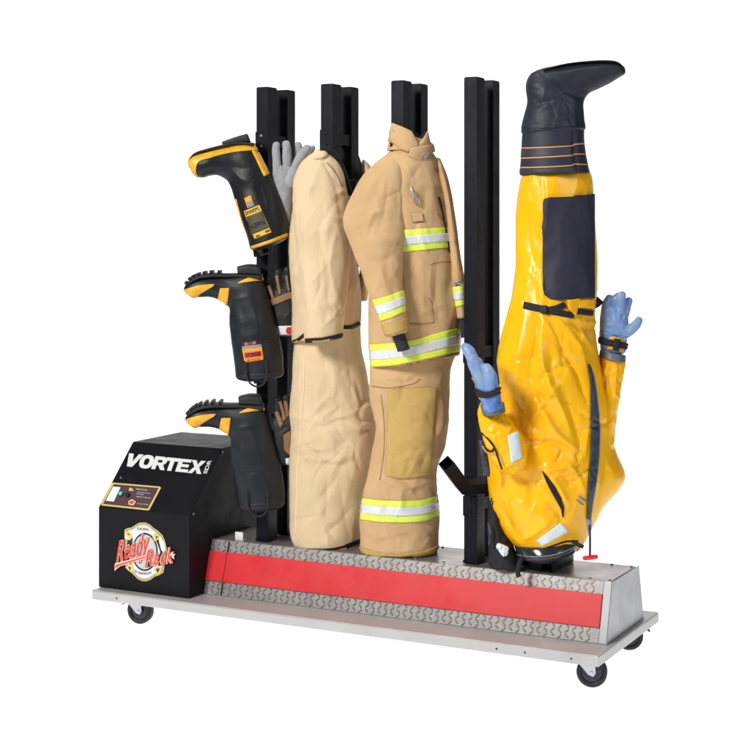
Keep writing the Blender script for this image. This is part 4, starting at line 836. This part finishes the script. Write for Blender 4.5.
# arms
la = [(480, 404, 503, 411, D-.17, .040), (477.5, 414, 506.5, 416, D-.18, .046), (480, 428, 514, 424, D-.19, .052), (485, 445, 522.5, 438, D-.195, .056), (493, 463, 527.3, 453, D-.19, .054), (504, 473.5, 525, 468.5, D-.18, .040)]
F8 = [(([(508, 415), (512, 425), (506, 436)]), 1.8, 5), ([(485, 424), (498, 430), (510, 422)], 2.2, -4), ([(492, 430), (496, 445), (503, 462)], 2.4, 4), ([(503, 468), (513, 464), (524, 458)], 1.6, 4), ([(486, 418), (495, 421), (503, 417)], 1.6, 3), ([(519, 435), (523, 447), (521, 460)], 1.8, -3)]+random_folds(482, 524, 412, 470, 16, 50, 50, (8, 22), (1.2, 2.4), (1, 2.6), 64)
ls = link('sleeve', fuse([loft(la, n=44, dome=.35)], 'sleeve', .0035, 2, F8, [((11, 11, 8), 4, 'n'), ((26, 26, 20), 2.2, 'ridge')]), M['yellow'], ys); T9 = bvh_of(ls)
patch(T9, [(507.4, 435.3), (518, 431.2)], [(511.3, 463.4), (521.7, 457)], 'reflective_patch', M['white'], ys, .0022, .0025, dref=D-.2)
ra = [(600.5, 350, 625, 357, D-.02, .045), (599.5, 364, 624.5, 368, D-.02, .05), (598, 384, 620.5, 387, D-.02, .055), (596, 405, 618, 407, D-.02, .055), (594, 430, 614.5, 432, D-.02, .055), (592, 455, 613.5, 458, D-.02, .05), (590, 478, 612, 482, D-.01, .05)]
F9 = [([(606, 366), (603, 385), (606, 405)], 2, 5), ([(612, 362), (610, 380), (612, 398)], 1.8, -5), ([(617, 366), (615, 390), (611, 410)], 2, 4), ([(602, 370), (608, 374), (618, 370)], 1.8, 4), ([(602, 400), (606, 420), (605, 445)], 2.2, -4)]+random_folds(598, 622, 360, 470, 22, 80, 35, (8, 30), (1.2, 2.4), (1, 3), 65)
rs_ = link('sleeve', fuse([loft(ra, n=40, dome=.2)], 'sleeve', .0035, 2, F9, [((11, 11, 8), 4, 'n'), ((26, 26, 20), 2.4, 'ridge')]), M['yellow'], ys); T10 = bvh_of(rs_)
# legs: slate gaiter, boot
ga = [(523, 126, 585, 126, D-.01, .095), (521.8, 140, 584.5, 138, D-.01, .105), (521, 155, 586, 152, D-.01, .112), (520, 168, 588.5, 166, D-.01, .118), (519.7, 175.6, 590, 173.5, D-.01, .12)]
gt = link('gaiter', fuse([loft(ga, n=56)], 'gaiter', .0045, 2, [([(573.6, 128), (574, 150), (578, 174)], 1.8, -5), ([(577, 130), (579, 150), (583, 172)], 3, 3)], [((8, 8, 5), 3, 'n')]), M['navy'], ys); T11 = bvh_of(gt)
Z5 = lambda L: [(500+x/6.82, 120+y/6.82) for x, y in L]
for a, b_, c, m_ in ((192, 182, 160, 0), (262, 248, 232, 0), (325, 316, 303, 0)):
    xl = {192: 148, 262: 138, 325: 133}[a]; xr = {192: 572, 262: 578, 325: 592}[a]
    line(T11, Z5([(xl, a), (330, b_+4), (490, b_-6), (502, b_-14), (xr, c)]), 1.1, 'piping', M['orange'], ys, dref=D)
patch(T11, Z5([(146, 195), (330, 190), (490, 182)]), Z5([(138, 255), (330, 250), (498, 240)]), 'gaiter_band', M['slate'], ys, .0014, .002, dref=D)
patch(T11, Z5([(133, 333), (330, 330), (520, 318)]), Z5([(133, 380), (330, 380), (528, 374)]), 'gaiter_band', M['slate'], ys, .0014, .002, dref=D)
Z1 = lambda x, y: (450+x/3.75, 50+y/3.75)
bt = [(*Z1(652, 66), *Z1(656, 92), D-.02, .02), (*Z1(628, 54), *Z1(636, 104), D-.02, .045), (*Z1(590, 46), *Z1(598, 126), D-.02, .055), (*Z1(540, 44), *Z1(556, 147), D-.02, .058), (*Z1(480, 48), *Z1(525, 160), D-.02, .058), (*Z1(410, 57), *Z1(508, 180), D-.02, .062), (*Z1(318, 78), *Z1(500, 205), D-.02, .066), (*Z1(284, 125), *Z1(500, 225), D-.02, .078), (*Z1(289, 190), *Z1(502, 245), D-.02, .082), (*Z1(280, 235), *Z1(504, 262), D-.02, .086), (*Z1(270, 275), *Z1(508, 280), D-.02, .090), (*Z1(266, 308), *Z1(510, 295), D-.02, .094)]
F10 = [([Z1(290, 215), Z1(340, 200), Z1(420, 180)], 2.4, -4.5), ([Z1(300, 240), Z1(350, 215), Z1(400, 190)], 2.4, 4), ([Z1(400, 150), Z1(440, 200), Z1(460, 250)], 3, -4), ([Z1(300, 140), Z1(380, 110), Z1(440, 160)], 4, 3), ([Z1(430, 170), Z1(470, 190), Z1(495, 230)], 2.4, 4.5), ([Z1(480, 225), Z1(485, 260), Z1(480, 292)], 1.8, -6), ([Z1(290, 265), Z1(380, 275), Z1(470, 262)], 2.4, 3), ([Z1(335, 90), Z1(380, 95), Z1(420, 140)], 2.4, -3), ([Z1(310, 85), Z1(430, 70), Z1(560, 55)], 2, -3)]+random_folds(525, 585, 85, 128, 16, 20, 50, (10, 28), (1.4, 2.6), (.8, 2), 66)
bo = link('boot', fuse([loft(bt, n=48, dome=.2)], 'boot', .004, 2, F10, [((20, 20, 20), 1.8, 'n')]), M['rubber3'], ys); T12 = bvh_of(bo)
line(T12, [Z1(268, 291), Z1(340, 292), Z1(420, 289), Z1(475, 285), Z1(508, 276)], 1.2, 'boot_seam', M['sole'], bo, dref=D)
line(T12, [Z1(296, 92), Z1(330, 84), Z1(345, 96), Z1(400, 130), Z1(430, 165)], .8, 'boot_seam', M['sole'], bo, dref=D)
link('sole', mesh_of([loft([(*Z1(656, 78), *Z1(650, 62), D-.02, .018), (*Z1(625, 46), *Z1(628, 58), D-.02, .036), (*Z1(575, 40), *Z1(577, 52), D-.02, .044), (*Z1(500, 44), *Z1(503, 54), D-.02, .044), (*Z1(425, 54), *Z1(428, 62), D-.02, .046), (*Z1(345, 72), *Z1(348, 84), D-.02, .042)], n=28, e=.8)]), M['sole'], bo)
# navy patch
patch(T8, [(543.2, 203), (544.5, 199.5), (549, 197.3), (573, 196.8), (574, 195.2), (585, 195), (593.2, 193.8)], [(542.6, 289), (544.3, 295), (550, 299), (560, 300.2), (573, 299), (585, 298), (593.4, 298)], 'knee_panel', M['navy'], ys, .005, .004, dref=D)
line(T8, [(573, 199), (574.5, 222), (572, 250), (569, 298)], .5, 'panel_crease', M['ink'], ys, off=.003, dref=D)
# waist strap
def webbing(T, pts, w, par, nm='strap', m=M['blackmatte'], d=D, off=.004): return line(T, pts, w, nm, m, par, off=off, th=.003, dref=d)
webbing(T8, [(524, 305.2), (535, 307.5), (548, 310)], 7, ys); webbing(T8, [(547, 310.5), (556, 308.5), (565, 304.5)], 6.4, ys); webbing(T8, [(546, 310.5), (560, 313), (573.5, 315.5)], 6.0, ys)
webbing(T8, [(576, 311.3), (584, 312.2), (592, 313)], 5.5, ys)
patch(T8, [(540, 305.3), (547, 306)], [(540.5, 313), (548, 314.5)], 'buckle', M['sole'], ys, .008, .006, dref=D)
patch(T8, [(543.6, 306.3), (545.6, 306.6)], [(543.6, 312.6), (545.6, 313)], 'buckle_tab', M['lab_r'], ys, .0095, .002, dref=D)
patch(T8, [(566.5, 300), (579, 298.5)], [(568, 309.5), (574.5, 316.5)], 'belt_loop', M['yellow'], ys, .008, .003, dref=D)
patch(T8, [(577, 301), (593, 299)], [(577, 308), (592.5, 308)], 'belt_loop', M['yellow'], ys, .008, .003, dref=D)
strap([(592, 305, 5.40), (596.5, 303, 5.40), (599.8, 299.5, 5.42)], 9, 'buckle', M['sole'], ys, .006)
# zip and slits
patch(T8, [(587, 364), (589.6, 380), (590.0, 392), (590.2, 420), (590.0, 450), (588, 475), (586.8, 500), (586.4, 519)], [(588, 364), (592, 376), (594.6, 395), (597.6, 425), (597.0, 455), (594.6, 480), (591, 502), (588.8, 520)], 'zip_flap', M['zip'], ys, .006, .006, dref=D)
line(T8, [(588.5, 366), (592.5, 377), (595.3, 395), (598.3, 425), (597.6, 455), (595.2, 480), (591.4, 502), (589, 520)], 1.1, 'zip_edge', M['greyp'], ys, off=.008, dref=D)
patch(T8, [(543, 470.8), (549, 478), (556, 487.5), (561, 497), (564, 507), (563.6, 517)], [(543, 471.5), (546, 481), (551, 491.5), (556.5, 501), (561, 509), (562.6, 517)], 'vent_slit', M['lining'], ys, .003, .003, dref=D)
for a, b_ in (((576.5, 499.5), (583, 504.5)), ((578.6, 496.2), (586, 501.2))): line(T8, [a, b_], 1.6, 'printed_bar', M['greyp'], ys, off=.003, dref=D)
patch(T8, [(536, 540.3), (560.5, 522.5)], [(542.7, 545.6), (568.2, 531)], 'reflective_patch', M['white'], ys, .003, .003, dref=D)
# visor, rim, cord, pull
vz = [(514, 546, 579, 538, D-.05, .10), (516.5, 553, 577.5, 545.5, D-.05, .115), (518, 557.2, 574, 551.5, D-.05, .108), (528, 560.2, 563, 557.5, D-.05, .08)]
vo = link('visor', fuse([loft(vz, n=50, dome=.1)], 'visor', .004, 2, [], []), M['visor'], ys); T13 = bvh_of(vo)
line(T13, [(517, 554.6), (530, 556.5), (545, 556.3), (560, 553.4), (573, 547.4), (578, 543)], 1.0, 'visor_rim', M['greyp'], vo, off=.003, dref=D)
line(T8, [(536, 551.5), (552, 546), (566, 541.5), (578, 541)], 1.6, 'hood_seal', M['lining'], ys, dref=D-.1)
strap([(572, 541, 5.27), (578, 544.5, 5.26), (583.5, 547, 5.25)], 4, 'strap', M['blackmatte'], ys)
strap([(524, 557, 5.30), (520, 562, 5.28), (517.8, 572, 5.27), (519, 577, 5.26)], 5, 'strap', M['blackmatte'], ys)
cord([(589, 518, 5.20), (590, 535, 5.19), (590, 557, 5.19)], .0042, 'pull_cord', M['zip'], ys)
link('zip_slider', mesh_of([loft([(585.5, 520, 591.5, 520, 5.20, .010), (586.5, 526, 591.5, 526, 5.20, .008), (588, 533, 591, 533, 5.20, .006)], n=16, dome=.3)]), M['greyp'], ys)
link('pull_handle', mesh_of([tube([(583.5, 558.3, 5.19, 2.0, .007), (586, 558, 5.19, 2.3, .008), (590, 557.5, 5.19, 2.4, .009), (594, 557, 5.19, 2.3, .008), (597, 556.7, 5.19, 2.0, .007)], n=20, dome=.5)]), M['pull'], ys)
# cords by the left arm
cord([(481.5, 433, 5.22), (487, 438, 5.20), (494, 447, 5.18), (498, 458, 5.18), (502, 469, 5.19)], .0034, 'cord', M['blackmatte'], ys)
cord([(483, 442, 5.24), (486, 449, 5.22), (491, 451.5, 5.2), (494.5, 448, 5.19)], .0034, 'cord', M['blackmatte'], ys)
cord([(482.5, 446, 5.23), (487, 452.5, 5.21), (494, 453.5, 5.19)], .0022, 'cord', M['orange'], ys)
strap([(482, 440, 5.27), (484, 455, 5.26), (486.5, 470, 5.27), (486, 476, 5.28)], 7, 'strap', M['zip'], ys, .004)
strap([(487, 499, 5.24), (490, 503, 5.23), (492, 498, 5.22)], 1.4, 'strap', M['blackmatte'], ys, .003)
strap([(488, 504, 5.24), (491.5, 506, 5.23), (493, 501, 5.22)], 1.4, 'strap', M['blackmatte'], ys, .003)
# black inner harness heaped at the base
hp = [loft([(487, 500, 491, 498, D+.02, .03), (487, 520, 500, 516, D+.0, .05), (487.5, 540, 510, 538, D-.02, .06), (488.5, 556, 518, 556, D-.03, .065), (489, 565, 521, 567.5, D-.04, .06)], n=36, dome=.15)]
hb = link('inner_harness', fuse(hp, 'harness', .004, 2, random_folds(488, 520, 505, 566, 26, 60, 45, (8, 26), (1.5, 3), (2, 5), 71), [((14, 14, 14), 7, 'n')]), M['blackmatte'], ys)
link('crumpled_tag', fuse([loft([(497, 544, 501, 544, D-.12, .006), (496.5, 547.5, 508.5, 547.5, D-.12, .014), (501, 553.5, 508, 553.5, D-.12, .012), (503, 556, 506, 556, D-.12, .006)], n=18, dome=.3)], 'tag', .0016, 1, random_folds(496, 509, 543, 556, 8, 45, 60, (4, 9), (.8, 1.4), (1.5, 3), 73), [((90, 90, 90), 3, 'ridge')]), M['white'], ys)
strap([(488.5, 523, 5.36), (490, 532, 5.34), (489.5, 545, 5.34)], 2.6, 'strap', M['zip'], ys, .003)
# gloves
def fg(pts, d): return tube([(x, y, d+z, w, w/FPX*d*.9) for x, y, z, w in pts], n=20, sub=5, dome=.9)
D2 = D-.02
rg_ = [loft([(600.8, 349, 625.5, 352, D2, .038), (600, 338, 626.5, 344, D2, .034), (599.5, 328, 628, 333, D2, .034), (600, 316, 628.5, 323, D2, .032), (602, 307, 627.5, 312, D2, .027)], n=36, dome=.25),
       fg([(605.2, 315, 0, 5), (606.5, 304, 0, 4.6), (609.5, 298, .005, 4.2)], D2), fg([(613.5, 313, -.004, 5.4), (615.5, 301, -.006, 5.2), (618.5, 296.5, -.008, 4.8)], D2+.012), fg([(620.5, 312, -.006, 5), (621.5, 301, -.01, 4.6), (621.8, 294.8, -.01, 4.2)], D2-.008),
       fg([(624.8, 315, 0, 4.3), (627.4, 306, 0, 4.1), (628.9, 300.5, 0, 3.8)], D2-.002), fg([(619, 334, -.012, 6.5), (628, 331.5, -.016, 5.8), (635.5, 325.5, -.016, 5.0), (638.8, 320.3, -.014, 4.2)], D2)]
go = link('glove', fuse(rg_, 'glove', .0028, 2, [([(608, 306), (612, 315), (613, 322)], 1.2, -2.5), ([(618, 300), (617, 310), (617, 320)], 1.0, -2.5), ([(625, 305), (624, 314), (622, 320)], 1.0, -2.5), ([(627, 333), (629, 326), (628, 320)], 1.2, -2.5), ([(616, 325), (622, 330), (626, 336)], 2, 2)]+random_folds(602, 626, 310, 350, 14, 30, 50, (6, 16), (1, 2), (.6, 1.6), 81), [((40, 40, 40), 1.0, 'n')]), M['blue'], ys); Tg = bvh_of(go)
patch(Tg, [(599.5, 331), (612, 334), (628, 337)], [(600.5, 350.5), (612, 352.5), (625.5, 355)], 'glove_cuff', M['blue2'], go, .0015, .003, dref=D2)
link('cuff_ring', mesh_of([loft([(599.8, 350.0, 625.8, 355.6, D2, .052), (599.2, 357.4, 625.4, 362.2, D2, .058)], n=40, dome=.05)]), M['cuff'], go)
patch(Tg, [(609, 338.5), (612, 336), (620, 337.3), (624.4, 341.5)], [(607, 350), (612, 350), (618, 351.5), (622, 352.5)], 'tape_loop', M['byellow'], go, .003, .003, dref=D2)
line(Tg, [(599.8, 339.6), (610, 342.6), (625.8, 346.4)], 6.5, 'strap', M['blackmatte'], go, off=.006, th=.004, dref=D2)
patch(Tg, [(614, 338.2), (619.6, 339)], [(612.5, 349.8), (617.6, 351)], 'strap_end', M['blackmatte'], go, .010, .004, dref=D2)
D3 = D-.24
lg = [loft([(484.5, 412, 502.5, 411, D3, .034), (480, 400, 501.5, 399, D3, .034), (476, 386, 499, 386, D3, .036), (471, 374, 494, 374, D3, .036), (467.5, 362, 485, 364, D3, .032), (468, 354, 477, 356, D3, .026)], n=36, dome=.3),
      fg([(474, 362, 0, 6), (469.5, 352, .01, 6), (466.5, 348, .015, 5.2)], D3), fg([(468, 352, .02, 5.0), (466, 348, .02, 4.8), (465, 346.5, .02, 4.4)], D3+.02), fg([(478, 372, -.01, 6.5), (473.5, 364, -.012, 6.2), (472, 359, -.012, 5.6)], D3),
      fg([(491, 388, -.03, 7), (491.5, 378, -.035, 6.2), (488.5, 370.5, -.035, 5.2), (486.5, 367, -.03, 4.4)], D3), fg([(483, 380, .0, 6.5), (480, 369, .0, 6), (478, 362, .0, 5)], D3-.01)]
lo = link('glove', fuse(lg, 'glove', .0028, 2, [([(480, 364), (484, 374), (493, 380)], 1.3, -4.5), ([(468, 357), (473, 354), (476, 353)], 1.2, -3.5), ([(470, 362), (475, 372), (480, 383)], 2, 2)]+random_folds(470, 500, 360, 395, 10, 50, 50, (6, 16), (1, 2), (.6, 1.5), 82), [((40, 40, 40), 1.0, 'n')]), M['blue'], ys); Tl = bvh_of(lo)
patch(Tl, [(477, 392), (490, 395), (501, 391)], [(484, 411), (492, 413), (502.8, 407)], 'glove_cuff', M['blue2'], lo, .0015, .003, dref=D3)
link('cuff_ring', mesh_of([loft([(480.2, 405.5, 504.2, 402.5, D3+.03, .062), (482.6, 415.0, 505.6, 410.8, D3+.03, .066)], n=40, dome=.05)]), M['cuff'], lo)
line(Tl, [(475.2, 390.5), (481, 393.6), (489, 394.4), (500.2, 389.8)], 6, 'strap', M['blackmatte'], lo, off=.005, th=.004, dref=D3)
patch(Tl, [(471, 378), (474, 381)], [(477, 403), (481, 404)], 'tape_loop', M['byellow'], lo, .002, .003, dref=D3)

# ================================================================== camera, output
cam = bpy.data.cameras.new('camera'); co = bpy.data.objects.new('camera', cam); COL.objects.link(co); SC.camera = co
co.location = tuple(CAM); co.rotation_euler = (R(90), 0, TH)
cam.sensor_width = 36; cam.lens = FPX/750*36; cam.shift_y = -(375-HZ)/750; cam.clip_end = 60
for o in bpy.data.objects:
    if '_o' in o: del o['_o']
vs = SC.view_settings; vs.view_transform = 'Standard'; vs.look = 'None'; vs.exposure = 0; vs.gamma = 1
